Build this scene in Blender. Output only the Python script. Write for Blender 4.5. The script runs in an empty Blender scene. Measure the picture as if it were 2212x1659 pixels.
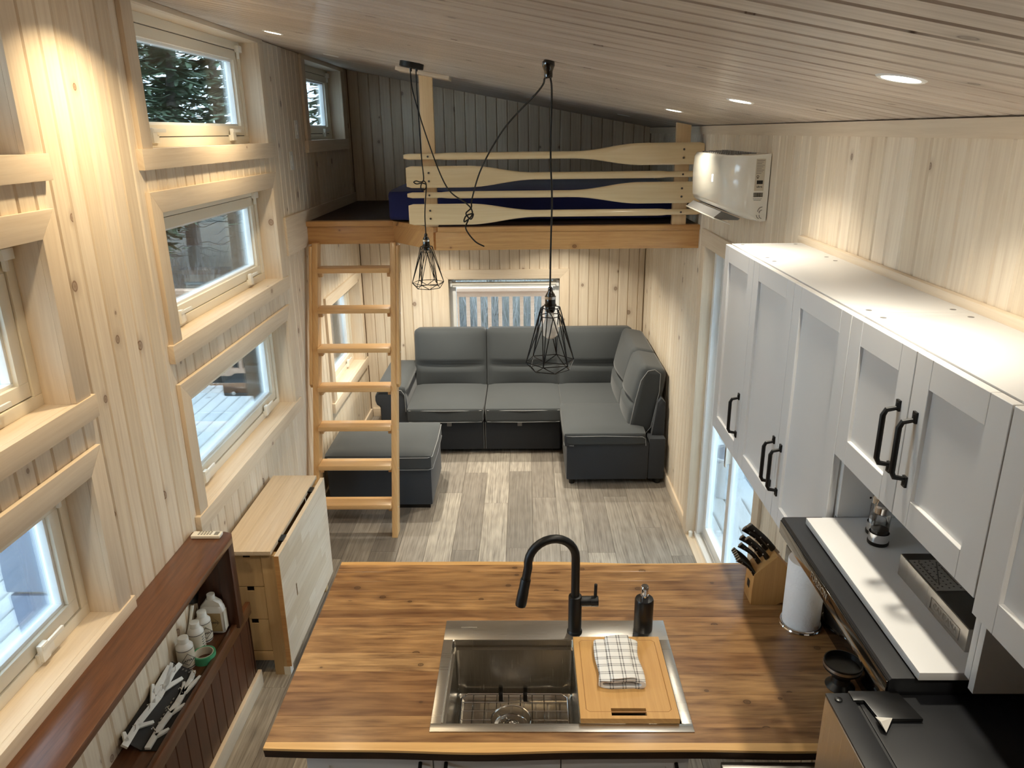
import bpy, bmesh, math, random
from mathutils import Vector, Matrix
R = random.Random(7)
PI = math.pi
sc = bpy.context.scene
COL = sc.collection

# ------------------------------------------------------------------ camera
def cam_axes(p, y, r):
    cp, sp, cy, sy, cr, sr = math.cos(p), math.sin(p), math.cos(y), math.sin(y), math.cos(r), math.sin(r)
    fwd = Vector((sy*cp, cy*cp, -sp)); right = Vector((cy, -sy, 0)); up = right.cross(fwd)
    return right*cr + up*sr, up*cr - right*sr, fwd
FPX = 1639.2
cr_, cu_, cf_ = cam_axes(math.radians(18.4), math.radians(-1.104), math.radians(-.727))
cd = bpy.data.cameras.new('camera'); cam = bpy.data.objects.new('camera', cd); COL.objects.link(cam)
cam.matrix_world = Matrix(((cr_.x, cu_.x, -cf_.x, 0), (cr_.y, cu_.y, -cf_.y, 0), (cr_.z, cu_.z, -cf_.z, 2.67), (0, 0, 0, 1)))
cd.sensor_width = 36; cd.sensor_fit = 'HORIZONTAL'; cd.lens = FPX/2212*36; cd.clip_start = .03; cd.clip_end = 200
sc.camera = cam

# ------------------------------------------------------------------ world (overcast sky) and exposure
w = bpy.data.worlds.new('overcast_sky'); sc.world = w; w.use_nodes = True
wn = w.node_tree.nodes; bg = wn['Background']
bg.inputs[0].default_value = (.66, .83, 1.0, 1); bg.inputs[1].default_value = 9.5
sc.view_settings.view_transform = 'Standard'; sc.view_settings.look = 'None'
sc.view_settings.exposure = 0.12; sc.view_settings.gamma = 1.0; sc.view_settings.use_curve_mapping = False
try:
    sc.cycles.max_bounces = 10; sc.cycles.diffuse_bounces = 5; sc.cycles.transparent_max_bounces = 16
    sc.cycles.sample_clamp_indirect = 6
except Exception: pass
WARM_L, WARM_R = (1.0, .79, .50), (1.0, .92, .76)        # colours of the recessed lamps: left row warmer
P_LEFT, P_RIGHT, P_LOFT = 7.2, 5.4, 11.5

# ------------------------------------------------------------------ helpers
def lin(c):
    def f(v):
        v /= 255.
        return v/12.92 if v <= .04045 else ((v+.055)/1.055)**2.4
    return (f(c[0]), f(c[1]), f(c[2]), 1)
MATS = {}
def nodes_of(name):
    m = bpy.data.materials.new(name); m.use_nodes = True; MATS[name] = m
    return m, m.node_tree.nodes, m.node_tree.links, m.node_tree.nodes['Principled BSDF']
def plain(name, rgb, rough=.5, metal=0., spec=.5, noise=.0, nscale=40., bump=0., coat=0., emis=None, estr=0., sheen=0.):
    m, n, l, b = nodes_of(name)
    c = lin(rgb)
    b.inputs['Base Color'].default_value = c; b.inputs['Roughness'].default_value = rough
    b.inputs['Metallic'].default_value = metal; b.inputs['Specular IOR Level'].default_value = spec
    b.inputs['Coat Weight'].default_value = coat; b.inputs['Sheen Weight'].default_value = sheen
    if emis:
        b.inputs['Emission Color'].default_value = (*emis, 1); b.inputs['Emission Strength'].default_value = estr
    tc = n.new('ShaderNodeTexCoord'); nz = n.new('ShaderNodeTexNoise')
    nz.inputs['Scale'].default_value = nscale; nz.inputs['Detail'].default_value = 3
    l.new(tc.outputs['Object'], nz.inputs['Vector'])
    if noise:
        mx = n.new('ShaderNodeMix'); mx.data_type = 'RGBA'
        mx.inputs['A'].default_value = c; mx.inputs['B'].default_value = (c[0]*(1-noise), c[1]*(1-noise), c[2]*(1-noise), 1)
        l.new(nz.outputs['Fac'], mx.inputs['Factor']); l.new(mx.outputs['Result'], b.inputs['Base Color'])
    if bump:
        bp = n.new('ShaderNodeBump'); bp.inputs['Strength'].default_value = bump; bp.inputs['Distance'].default_value = .002
        l.new(nz.outputs['Fac'], bp.inputs['Height']); l.new(bp.outputs['Normal'], b.inputs['Normal'])
    return m
def math_node(n, l, op, a, b=None, c=None):
    m = n.new('ShaderNodeMath'); m.operation = op
    for i, v in enumerate((a, b, c)):
        if v is None: continue
        if isinstance(v, (int, float)): m.inputs[i].default_value = v
        else: l.new(v, m.inputs[i])
    return m.outputs[0]
def wood(name, tones, dark, axis='Z', grain=.5, knots=.0, rough=.5, coat=0., fine=70., stretch=.035, spec=.4, var=.12, knotcol=None, kscale=4.0, ring=0.):
    """tones: list of sRGB colours chosen per object; dark: colour of the grain lines."""
    m, n, l, b = nodes_of(name)
    tc = n.new('ShaderNodeTexCoord'); oi = n.new('ShaderNodeObjectInfo'); sp = n.new('ShaderNodeSeparateXYZ')
    l.new(tc.outputs['Object'], sp.inputs[0])
    ax = 'XYZ'.index(axis); oth = [i for i in range(3) if i != ax]
    along = math_node(n, l, 'ADD', sp.outputs[ax], math_node(n, l, 'MULTIPLY', oi.outputs['Random'], 37.))
    across = math_node(n, l, 'ADD', math_node(n, l, 'ADD', sp.outputs[oth[0]], sp.outputs[oth[1]]), math_node(n, l, 'MULTIPLY', oi.outputs['Random'], 11.))
    cv = n.new('ShaderNodeCombineXYZ'); l.new(across, cv.inputs[0]); l.new(math_node(n, l, 'MULTIPLY', along, stretch), cv.inputs[1])
    # slow wander of the grain
    wv = n.new('ShaderNodeTexNoise'); wv.inputs['Scale'].default_value = 5; wv.inputs['Detail'].default_value = 1
    cw = n.new('ShaderNodeCombineXYZ'); l.new(across, cw.inputs[0]); l.new(math_node(n, l, 'MULTIPLY', along, .35), cw.inputs[1]); l.new(cw.outputs[0], wv.inputs['Vector'])
    off = math_node(n, l, 'MULTIPLY', math_node(n, l, 'SUBTRACT', wv.outputs['Fac'], .5), .03)
    cv2 = n.new('ShaderNodeVectorMath'); cv2.operation = 'ADD'; co = n.new('ShaderNodeCombineXYZ'); l.new(off, co.inputs[0])
    l.new(cv.outputs[0], cv2.inputs[0]); l.new(co.outputs[0], cv2.inputs[1])
    g = n.new('ShaderNodeTexNoise'); g.inputs['Scale'].default_value = fine; g.inputs['Detail'].default_value = 5; g.inputs['Roughness'].default_value = .65
    l.new(cv2.outputs[0], g.inputs['Vector'])
    rp = n.new('ShaderNodeMapRange'); rp.inputs[1].default_value = .38; rp.inputs[2].default_value = .72; l.new(g.outputs['Fac'], rp.inputs[0])
    fac = math_node(n, l, 'MULTIPLY', rp.outputs[0], grain)
    g2 = n.new('ShaderNodeTexNoise'); g2.inputs['Scale'].default_value = fine*.22; g2.inputs['Detail'].default_value = 2; l.new(cv2.outputs[0], g2.inputs['Vector'])
    fac = math_node(n, l, 'ADD', fac, math_node(n, l, 'MULTIPLY', math_node(n, l, 'SUBTRACT', g2.outputs['Fac'], .45), grain*.7))
    if ring:
        wt = n.new('ShaderNodeTexWave'); wt.wave_type = 'RINGS'; wt.inputs['Scale'].default_value = 14; wt.inputs['Distortion'].default_value = 9; wt.inputs['Detail'].default_value = 2; wt.inputs['Detail Scale'].default_value = 1.2
        cr = n.new('ShaderNodeCombineXYZ'); l.new(across, cr.inputs[0]); l.new(math_node(n, l, 'MULTIPLY', along, .12), cr.inputs[1]); l.new(cr.outputs[0], wt.inputs['Vector'])
        fac = math_node(n, l, 'ADD', fac, math_node(n, l, 'MULTIPLY', wt.outputs['Fac'], ring))
    rmp = n.new('ShaderNodeValToRGB'); l.new(oi.outputs['Random'], rmp.inputs[0]); rmp.color_ramp.interpolation = 'LINEAR'
    els = rmp.color_ramp.elements
    while len(els) < len(tones): els.new(.5)
    for i, t in enumerate(tones):
        els[i].position = i/max(1, len(tones)-1); els[i].color = lin(t)
    if len(tones) == 1: els[1].color = lin(tones[0])
    mx = n.new('ShaderNodeMix'); mx.data_type = 'RGBA'; mx.clamp_factor = True
    l.new(fac, mx.inputs['Factor']); l.new(rmp.outputs[0], mx.inputs['A']); mx.inputs['B'].default_value = lin(dark)
    col = mx.outputs['Result']
    if knots:
        vo = n.new('ShaderNodeTexVoronoi'); vo.voronoi_dimensions = '2D'; vo.inputs['Scale'].default_value = kscale
        ck = n.new('ShaderNodeCombineXYZ'); l.new(across, ck.inputs[0]); l.new(math_node(n, l, 'MULTIPLY', along, .8), ck.inputs[1]); l.new(ck.outputs[0], vo.inputs['Vector'])
        sc_ = n.new('ShaderNodeSeparateColor'); l.new(vo.outputs['Color'], sc_.inputs[0])
        gate = math_node(n, l, 'LESS_THAN', sc_.outputs[0], knots)
        size = math_node(n, l, 'MULTIPLY_ADD', sc_.outputs[1], .045, .02)
        r1 = math_node(n, l, 'DIVIDE', vo.outputs['Distance'], size)
        mk = n.new('ShaderNodeValToRGB'); l.new(math_node(n, l, 'MULTIPLY', r1, .33), mk.inputs[0])
        e = mk.color_ramp.elements; e[0].position = 0; e[0].color = (.75,)*3+(1,); e[1].position = 1; e[1].color = (0, 0, 0, 1)
        for p, v in ((.2, .55), (.28, .9), (.36, .25), (.6, .12)):
            q = e.new(p); q.color = (v, v, v, 1)
        kf = math_node(n, l, 'MULTIPLY', mk.outputs[0], gate)
        mk2 = n.new('ShaderNodeMix'); mk2.data_type = 'RGBA'; l.new(kf, mk2.inputs['Factor']); l.new(col, mk2.inputs['A']); mk2.inputs['B'].default_value = lin(knotcol or dark)
        col = mk2.outputs['Result']
    l.new(col, b.inputs['Base Color'])
    b.inputs['Roughness'].default_value = rough; b.inputs['Coat Weight'].default_value = coat; b.inputs['Coat Roughness'].default_value = .15
    b.inputs['Specular IOR Level'].default_value = spec
    bp = n.new('ShaderNodeBump'); bp.inputs['Strength'].default_value = .12; bp.inputs['Distance'].default_value = .001
    l.new(g.outputs['Fac'], bp.inputs['Height']); l.new(bp.outputs['Normal'], b.inputs['Normal'])
    return m
def glass_pane(name, tint=(1, 1, 1), rough=.0, base=.05):
    m, n, l, b = nodes_of(name); n.remove(b)
    out = n['Material Output']; t = n.new('ShaderNodeBsdfTransparent'); g = n.new('ShaderNodeBsdfGlossy'); fr = n.new('ShaderNodeFresnel'); mx = n.new('ShaderNodeMixShader')
    t.inputs[0].default_value = (*tint, 1); g.inputs['Roughness'].default_value = rough; fr.inputs[0].default_value = 1.5
    l.new(math_node(n, l, 'MULTIPLY', fr.outputs[0], .8), mx.inputs[0]); l.new(t.outputs[0], mx.inputs[1]); l.new(g.outputs[0], mx.inputs[2]); l.new(mx.outputs[0], out.inputs[0])
    return m

WLOC = {}
def put(name, data, loc, parent=None):
    o = bpy.data.objects.new(name, data); COL.objects.link(o)
    loc = Vector(loc); WLOC[o.name] = loc
    if parent is not None:
        o.parent = parent; o.location = loc - WLOC[parent.name]
    else: o.location = loc
    return o
def tag(o, label=None, cat=None, group=None, kind=None):
    if label: o['label'] = label
    if cat: o['category'] = cat
    if group: o['group'] = group
    if kind: o['kind'] = kind
    return o
def thing(name, loc, label=None, cat=None, group=None, kind=None):
    o = put(name, None, loc); o.empty_display_size = .1
    return tag(o, label, cat, group, kind)
def finish(me, smooth=35):
    for p in me.polygons: p.use_smooth = True
    try: me.set_sharp_from_angle(angle=math.radians(smooth))
    except Exception: pass
class MB:
    """collects shapes in world coordinates; build() links them as one mesh object"""
    def __init__(s): s.bm = bmesh.new()
    def _add(s, vs, fs):
        v = [s.bm.verts.new(p) for p in vs]
        for f in fs:
            try: s.bm.faces.new([v[i] for i in f])
            except ValueError: pass
        return v
    def box(s, x0, x1, y0, y1, z0, z1):
        s._add([(x, y, z) for x in (x0, x1) for y in (y0, y1) for z in (z0, z1)],
               [(0, 1, 3, 2), (4, 6, 7, 5), (0, 4, 5, 1), (2, 3, 7, 6), (0, 2, 6, 4), (1, 5, 7, 3)]); return s
    def obox(s, c, u, v, w_, hu, hv, hw):
        c, u, v, w_ = Vector(c), Vector(u).normalized(), Vector(v).normalized(), Vector(w_).normalized()
        s._add([c+u*a*hu+v*b*hv+w_*d*hw for a in (-1, 1) for b in (-1, 1) for d in (-1, 1)],
               [(0, 1, 3, 2), (4, 6, 7, 5), (0, 4, 5, 1), (2, 3, 7, 6), (0, 2, 6, 4), (1, 5, 7, 3)]); return s
    def prism(s, poly, axis, a, b):
        def P(p, t):
            if axis == 'x': return (t, p[0], p[1])
            if axis == 'y': return (p[0], t, p[1])
            return (p[0], p[1], t)
        n = len(poly)
        s._add([P(p, a) for p in poly]+[P(p, b) for p in poly],
               [tuple(range(n-1, -1, -1)), tuple(range(n, 2*n))]+[(i, (i+1) % n, n+(i+1) % n, n+i) for i in range(n)]); return s
    def tube(s, pts, r, seg=8, closed=False, cap=True):
        pts = [Vector(p) for p in pts]; n = len(pts); rs = r if isinstance(r, (list, tuple)) else [r]*n
        rings = []; up = None
        for i, p in enumerate(pts):
            if closed: t = pts[(i+1) % n]-pts[i-1]
            else: t = pts[min(i+1, n-1)]-pts[max(i-1, 0)]
            t.normalize()
            if up is None: up = Vector((0, 0, 1)) if abs(t.z) < .9 else Vector((1, 0, 0))
            a = (up-t*up.dot(t))
            if a.length < 1e-5: a = Vector((1, 0, 0))-t*t.x
            a.normalize(); up = a; b = t.cross(a)
            rings.append([p+(a*math.cos(q*2*PI/seg)+b*math.sin(q*2*PI/seg))*rs[i] for q in range(seg)])
        vs = [v for rg in rings for v in rg]; fs = []
        for i in range(n if closed else n-1):
            j = (i+1) % n
            fs += [(i*seg+q, i*seg+(q+1) % seg, j*seg+(q+1) % seg, j*seg+q) for q in range(seg)]
        if cap and not closed: fs += [tuple(range(seg-1, -1, -1)), tuple((n-1)*seg+q for q in range(seg))]
        s._add(vs, fs); return s
    def lathe(s, c, prof, seg=24, axis=(0, 0, 1), cap=True):
        c = Vector(c); ax = Vector(axis).normalized(); a = Vector((1, 0, 0)) if abs(ax.x) < .9 else Vector((0, 1, 0))
        a = (a-ax*a.dot(ax)).normalized(); b = ax.cross(a); n = len(prof)
        vs = [c+ax*h+(a*math.cos(q*2*PI/seg)+b*math.sin(q*2*PI/seg))*r for r, h in prof for q in range(seg)]
        fs = [(i*seg+q, i*seg+(q+1) % seg, (i+1)*seg+(q+1) % seg, (i+1)*seg+q) for i in range(n-1) for q in range(seg)]
        if cap: fs += [tuple(range(seg-1, -1, -1)), tuple((n-1)*seg+q for q in range(seg))]
        s._add(vs, fs); return s
    def cushion(s, c, half, r=.05, puff=(0, 0, 0), n=8, rot=None, crease=None):
        """soft rounded block; puff bulges each pair of faces; crease(a,b,c)->offset vector"""
        c = Vector(c); hx, hy, hz = half; bm2 = bmesh.new(); bmesh.ops.create_cube(bm2, size=2)
        bmesh.ops.subdivide_edges(bm2, edges=bm2.edges[:], cuts=n, use_grid_fill=True)
        for v in bm2.verts:
            a = Vector(v.co); p = Vector((a.x*hx, a.y*hy, a.z*hz))
            q = Vector((max(-hx+r, min(hx-r, p.x)), max(-hy+r, min(hy-r, p.y)), max(-hz+r, min(hz-r, p.z))))
            d = p-q
            if d.length > 1e-6: p = q+d.normalized()*r
            p.x += puff[0]*a.x*(1-a.y**2)*(1-a.z**2); p.y += puff[1]*a.y*(1-a.x**2)*(1-a.z**2); p.z += puff[2]*a.z*(1-a.x**2)*(1-a.y**2)
            if crease: p += Vector(crease(a.x, a.y, a.z))
            if rot is not None: p = rot @ p
            v.co = c+p
        bm2.verts.index_update()
        s._add([v.co.copy() for v in bm2.verts], [tuple(v.index for v in f.verts) for f in bm2.faces]); bm2.free(); return s
    def mesh(s, name, org, bevel=0., bseg=2, smooth=35):
        bmesh.ops.recalc_face_normals(s.bm, faces=s.bm.faces[:])
        if bevel:
            ed = [e for e in s.bm.edges if len(e.link_faces) == 2 and e.calc_face_angle(0) > .5]
            bmesh.ops.bevel(s.bm, geom=ed, offset=bevel, segments=bseg, profile=.6, affect='EDGES', clamp_overlap=True)
        bmesh.ops.translate(s.bm, verts=s.bm.verts[:], vec=-Vector(org))
        me = bpy.data.meshes.new(name); s.bm.to_mesh(me); s.bm.free(); finish(me, smooth); return me
    def build(s, name, mat, parent=None, bevel=0., bseg=2, smooth=35, org=None, label=None, cat=None, group=None, kind=None):
        if org is None:
            if parent is not None: org = WLOC[parent.name]
            else:
                xs = [v.co for v in s.bm.verts]; lo = [min(v[i] for v in xs) for i in range(3)]; hi = [max(v[i] for v in xs) for i in range(3)]
                org = ((lo[0]+hi[0])/2, (lo[1]+hi[1])/2, lo[2])
        me = s.mesh(name, org, bevel, bseg, smooth); me.materials.append(MATS[mat] if isinstance(mat, str) else mat)
        return tag(put(name, me, org, parent), label, cat, group, kind)
def box(name, mat, x0, x1, y0, y1, z0, z1, parent=None, bevel=.0, center=True, **k):
    # own origin at its centre so that the procedural grain differs from piece to piece
    org = ((x0+x1)/2, (y0+y1)/2, (z0+z1)/2) if center and parent is not None else None
    return MB().box(min(x0, x1), max(x0, x1), min(y0, y1), max(y0, y1), min(z0, z1), max(z0, z1)).build(name, mat, parent, bevel, org=org, **k)
BCACHE = {}
def board_mesh(orient, wd, th, ln, ch, mat):
    """a plank: width, thickness, length; visible edges chamfered. orient picks (front, width, length) axes"""
    key = (orient, round(wd, 4), th, round(ln, 4), ch, mat)
    if key in BCACHE: return BCACHE[key]
    f, wv, lv = {'L': ((1, 0, 0), (0, 1, 0), (0, 0, 1)), 'R': ((-1, 0, 0), (0, 1, 0), (0, 0, 1)), 'B': ((0, -1, 0), (1, 0, 0), (0, 0, 1)),
                 'C': ((0, 0, -1), (0, 1, 0), (1, 0, 0)), 'F': ((0, 0, 1), (1, 0, 0), (0, 1, 0)), 'K': ((0, 0, 1), (0, 1, 0), (1, 0, 0)), 'D': ((1, 0, 0), (0, 1, 0), (0, 0, 1))}[orient]
    f, wv, lv = Vector(f), Vector(wv), Vector(lv); h = wd/2
    sec = [(-h, -th), (h, -th), (h, -ch), (h-ch, 0), (-h+ch, 0), (-h, -ch)]
    m = MB(); vs = [wv*a+f*b+lv*s_*ln/2 for s_ in (-1, 1) for a, b in sec]
    m._add(vs, [(5, 4, 3, 2, 1, 0), (6, 7, 8, 9, 10, 11)]+[(i, (i+1) % 6, 6+(i+1) % 6, 6+i) for i in range(6)])
    me = m.mesh('board', (0, 0, 0), smooth=20); me.materials.append(MATS[mat]); BCACHE[key] = me
    return me
def text_obj(name, body, size, mat, parent, loc, xdir, ydir, depth=.0006, align='CENTER'):
    cu = bpy.data.curves.new(name, 'FONT'); cu.body = body; cu.size = size; cu.extrude = depth; cu.align_x = align; cu.align_y = 'CENTER'
    t = bpy.data.objects.new(name+'_tmp', cu); COL.objects.link(t)
    dg = bpy.context.evaluated_depsgraph_get(); me = bpy.data.meshes.new_from_object(t.evaluated_get(dg))
    bpy.data.objects.remove(t); bpy.data.curves.remove(cu)
    x = Vector(xdir).normalized(); y = Vector(ydir).normalized(); z = x.cross(y)
    me.transform(Matrix(((x.x, y.x, z.x, 0), (x.y, y.y, z.y, 0), (x.z, y.z, z.z, 0), (0, 0, 0, 1))))
    me.materials.clear(); me.materials.append(MATS[mat])
    return put(name, me, loc, parent)

# ------------------------------------------------------------------ materials
WT = [(232, 218, 196), (223, 207, 182), (238, 225, 204), (228, 213, 190)]
wood('pine_wall', WT, (172, 142, 112), 'Z', grain=.34, knots=.40, rough=.55, knotcol=(104, 68, 42), fine=60, kscale=3.8)
wood('pine_ceiling', [(212, 201, 189), (200, 188, 176), (220, 210, 199)], (148, 130, 116), 'X', grain=.65, knots=.34, rough=.42, knotcol=(78, 54, 40), fine=60, kscale=4.4, coat=.12)
wood('pine_trim_v', [(231, 215, 192), (223, 205, 180)], (190, 166, 136), 'Z', grain=.35, knots=.08, rough=.5, knotcol=(128, 88, 54))
wood('pine_trim_y', [(231, 215, 192), (223, 205, 180)], (190, 166, 136), 'Y', grain=.35, knots=.10, rough=.5, knotcol=(128, 88, 54))
wood('pine_trim_x', [(231, 215, 192), (223, 205, 180)], (190, 166, 136), 'X', grain=.35, knots=.08, rough=.5, knotcol=(128, 88, 54))
wood('fir_x', [(210, 164, 108), (200, 152, 96)], (160, 108, 62), 'X', grain=.5, knots=.12, rough=.4, knotcol=(92, 48, 22), coat=.15, stretch=.05)
wood('ladder_v', [(216, 176, 124), (208, 166, 112)], (172, 124, 76), 'Z', grain=.4, rough=.38, coat=.25)
wood('ladder_x', [(220, 182, 130), (212, 170, 118)], (176, 128, 80), 'X', grain=.4, rough=.36, coat=.3)
wood('paddle_wood', [(240, 217, 174), (234, 209, 164)], (212, 176, 126), 'X', grain=.35, rough=.25, coat=.6, stretch=.03)
wood('post_wood', [(230, 200, 156), (224, 192, 146)], (198, 158, 112), 'Z', grain=.35, rough=.45)
wood('stained_y', [(106, 66, 40), (96, 58, 34)], (54, 30, 18), 'Y', grain=.7, knots=.12, rough=.32, coat=.3, knotcol=(34, 16, 9), stretch=.06)
wood('stained_z', [(84, 46, 27), (72, 38, 22), (90, 50, 30)], (46, 22, 13), 'Z', grain=.6, knots=.05, rough=.4, coat=.15, knotcol=(34, 16, 9), stretch=.06)
wood('birch_z', [(206, 178, 134), (198, 168, 124)], (172, 138, 94), 'Z', grain=.3, rough=.5)
wood('birch_y', [(230, 216, 196), (216, 198, 172), (234, 222, 204)], (184, 162, 136), 'Y', grain=.45, knots=.06, rough=.4, knotcol=(116, 88, 62), coat=.1)
CT = [(140, 102, 66), (190, 148, 98), (158, 116, 74), (202, 162, 110), (172, 128, 84), (194, 150, 100)]
wood('counter_wood', CT, (92, 58, 34), 'X', grain=.85, knots=.5, rough=.33, coat=.35, knotcol=(58, 36, 20), stretch=.07, fine=40, kscale=5.5, ring=.2)
wood('sapwood', [(222, 178, 116)], (186, 134, 78), 'X', grain=.5, rough=.35, coat=.35)
wood('bark_edge', [(60, 38, 22)], (24, 14, 9), 'X', grain=.9, rough=.7, fine=30, stretch=.2)
FT = [(130, 122, 112), (166, 157, 145), (142, 134, 124), (186, 177, 163), (152, 144, 133), (122, 115, 106)]
wood('floor_plank', FT, (92, 84, 76), 'Y', grain=.75, rough=.42, fine=85, stretch=.028, ring=.12)
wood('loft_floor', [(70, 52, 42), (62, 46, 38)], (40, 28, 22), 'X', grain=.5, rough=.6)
wood('board_bamboo', [(206, 160, 98)], (176, 128, 72), 'Y', grain=.5, rough=.45)
wood('block_wood', [(196, 150, 92)], (162, 114, 62), 'Z', grain=.45, rough=.45)
wood('deck_wood', [(222, 226, 226), (212, 218, 220), (228, 230, 230)], (160, 168, 172), 'Y', grain=.5, knots=.1, rough=.8, knotcol=(92, 92, 92))
wood('rail_wood', [(206, 172, 148), (196, 160, 134)], (164, 124, 100), 'X', grain=.4, knots=.12, rough=.7, knotcol=(110, 74, 56))
wood('bark', [(168, 160, 152), (140, 134, 128)], (84, 78, 72), 'Z', grain=.9, rough=.9, fine=26, stretch=.3)
plain('wall_core', (160, 134, 106), .8)
plain('vinyl', (236, 228, 210), .4, noise=.02)
plain('vinyl_white', (238, 240, 240), .35, noise=.02)
plain('gasket', (24, 26, 28), .5)
plain('lacquer', (216, 215, 214), .38, noise=.015, nscale=3)
plain('lacquer_in', (216, 214, 208), .5, noise=.02, nscale=3)
plain('black_metal', (20, 20, 21), .42, .3, noise=.05)
plain('black_plastic', (16, 16, 17), .3, noise=.03)
plain('black_gloss', (10, 10, 11), .1, noise=.03, coat=.4)
plain('black_top', (30, 31, 34), .38, noise=.15, nscale=7, bump=.05)
plain('cord_black', (14, 14, 14), .7, bump=.3, nscale=300)
def steel(name, rgb, rough, aniso_scale=(2, 220, 2)):
    m, n, l, b = nodes_of(name); b.inputs['Base Color'].default_value = lin(rgb); b.inputs['Metallic'].default_value = 1; b.inputs['Roughness'].default_value = rough
    tc = n.new('ShaderNodeTexCoord'); mp = n.new('ShaderNodeMapping'); mp.inputs['Scale'].default_value = aniso_scale; nz = n.new('ShaderNodeTexNoise'); nz.inputs['Scale'].default_value = 3
    l.new(tc.outputs['Object'], mp.inputs[0]); l.new(mp.outputs[0], nz.inputs['Vector'])
    l.new(math_node(n, l, 'MULTIPLY_ADD', nz.outputs['Fac'], .14, rough-.07), b.inputs['Roughness'])
    bp = n.new('ShaderNodeBump'); bp.inputs['Strength'].default_value = .06; bp.inputs['Distance'].default_value = .001; l.new(nz.outputs['Fac'], bp.inputs['Height']); l.new(bp.outputs[0], b.inputs['Normal'])
steel('steel', (196, 192, 186), .3)
steel('steel_bowl', (176, 170, 160), .24, (160, 160, 2))
steel('chrome', (225, 226, 228), .08, (3, 3, 3))
steel('steel_dark', (96, 94, 92), .3)
# sofa cloth: fine weave
def cloth(name, rgb, scale=420, dark=.6, rough=.85):
    m, n, l, b = nodes_of(name); c = lin(rgb); b.inputs['Roughness'].default_value = rough; b.inputs['Sheen Weight'].default_value = .15
    tc = n.new('ShaderNodeTexCoord'); nz = n.new('ShaderNodeTexNoise'); nz.inputs['Scale'].default_value = scale; l.new(tc.outputs['Object'], nz.inputs[0])
    n2 = n.new('ShaderNodeTexNoise'); n2.inputs['Scale'].default_value = 5; l.new(tc.outputs['Object'], n2.inputs[0])
    f = math_node(n, l, 'ADD', math_node(n, l, 'MULTIPLY', nz.outputs['Fac'], .6), math_node(n, l, 'MULTIPLY', n2.outputs['Fac'], .4))
    mx = n.new('ShaderNodeMix'); mx.data_type = 'RGBA'; mx.inputs['A'].default_value = c; mx.inputs['B'].default_value = (c[0]*dark, c[1]*dark, c[2]*dark, 1)
    l.new(f, mx.inputs['Factor']); l.new(mx.outputs['Result'], b.inputs['Base Color'])
    bp = n.new('ShaderNodeBump'); bp.inputs['Strength'].default_value = .2; bp.inputs['Distance'].default_value = .001; l.new(f, bp.inputs['Height']); l.new(bp.outputs[0], b.inputs['Normal'])
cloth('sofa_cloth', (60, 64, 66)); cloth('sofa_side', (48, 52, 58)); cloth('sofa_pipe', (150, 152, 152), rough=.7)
cloth('navy_cloth', (20, 30, 92), 300, .7); cloth('shade_cloth', (238, 234, 224), 500, .92)
plain('paper', (240, 238, 236), .9, bump=1.0, nscale=90)
# checked kitchen towel
def check_cloth():
    m, n, l, b = nodes_of('towel_check'); tc = n.new('ShaderNodeTexCoord'); sp = n.new('ShaderNodeSeparateXYZ'); l.new(tc.outputs['Object'], sp.inputs[0])
    def stripes(o, sc_, w_):
        f = math_node(n, l, 'FRACT', math_node(n, l, 'MULTIPLY', o, sc_)); a = math_node(n, l, 'LESS_THAN', f, w_)
        f2 = math_node(n, l, 'FRACT', math_node(n, l, 'ADD', math_node(n, l, 'MULTIPLY', o, sc_), .78)); return math_node(n, l, 'MAXIMUM', a, math_node(n, l, 'LESS_THAN', f2, w_))
    s1 = stripes(math_node(n, l, 'ADD', sp.outputs[0], 3.), 24., .09); s2 = stripes(math_node(n, l, 'ADD', sp.outputs[1], math_node(n, l, 'ADD', sp.outputs[2], 3.)), 27., .11)
    wv = n.new('ShaderNodeTexNoise'); wv.inputs['Scale'].default_value = 700; l.new(tc.outputs['Object'], wv.inputs[0])
    f = math_node(n, l, 'MULTIPLY', math_node(n, l, 'MULTIPLY', math_node(n, l, 'ADD', s1, s2), .62), math_node(n, l, 'ADD', wv.outputs['Fac'], .35))
    mx = n.new('ShaderNodeMix'); mx.data_type = 'RGBA'; mx.clamp_factor = True; l.new(f, mx.inputs['Factor']); mx.inputs['A'].default_value = lin((232, 230, 226)); mx.inputs['B'].default_value = lin((58, 56, 56))
    l.new(mx.outputs['Result'], b.inputs['Base Color']); b.inputs['Roughness'].default_value = .95
    bp = n.new('ShaderNodeBump'); bp.inputs['Strength'].default_value = .5; bp.inputs['Distance'].default_value = .001; l.new(wv.outputs['Fac'], bp.inputs['Height']); l.new(bp.outputs[0], b.inputs['Normal'])
check_cloth()
plain('white_plastic', (238, 236, 228), .28, coat=.3)
plain('ac_white', (240, 236, 224), .18, coat=.5)
plain('ac_grey', (120, 118, 116), .5)
plain('print_black', (28, 27, 26), .6)
plain('print_grey', (130, 128, 124), .6)
plain('print_light', (176, 170, 160), .4, .5)
plain('tape_green', (74, 158, 112), .5)
plain('bottle_white', (226, 222, 214), .4)
plain('label_cream', (206, 196, 176), .6)
plain('label_tan', (176, 150, 104), .6)
plain('cardboard_black', (34, 32, 31), .6, noise=.1)
plain('paint_white', (228, 228, 224), .5)
plain('bulb_frost', (240, 232, 220), .35)
plain('salt', (235, 235, 235), .8); plain('pepper', (60, 52, 46), .9, noise=.6, nscale=300)
plain('grill_black', (22, 22, 24), .45); plain('bucket_white', (222, 228, 234), .5); plain('chair_grey', (120, 132, 152), .6)
plain('soil', (84, 76, 62), .95, noise=.5, nscale=3)
plain('needles', (128, 150, 120), .8, noise=.6, nscale=2); plain('twig', (150, 146, 142), .9, noise=.4, nscale=8)
plain('led', (255, 255, 255), .5, emis=(.8, .9, 1.), estr=2)
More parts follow.
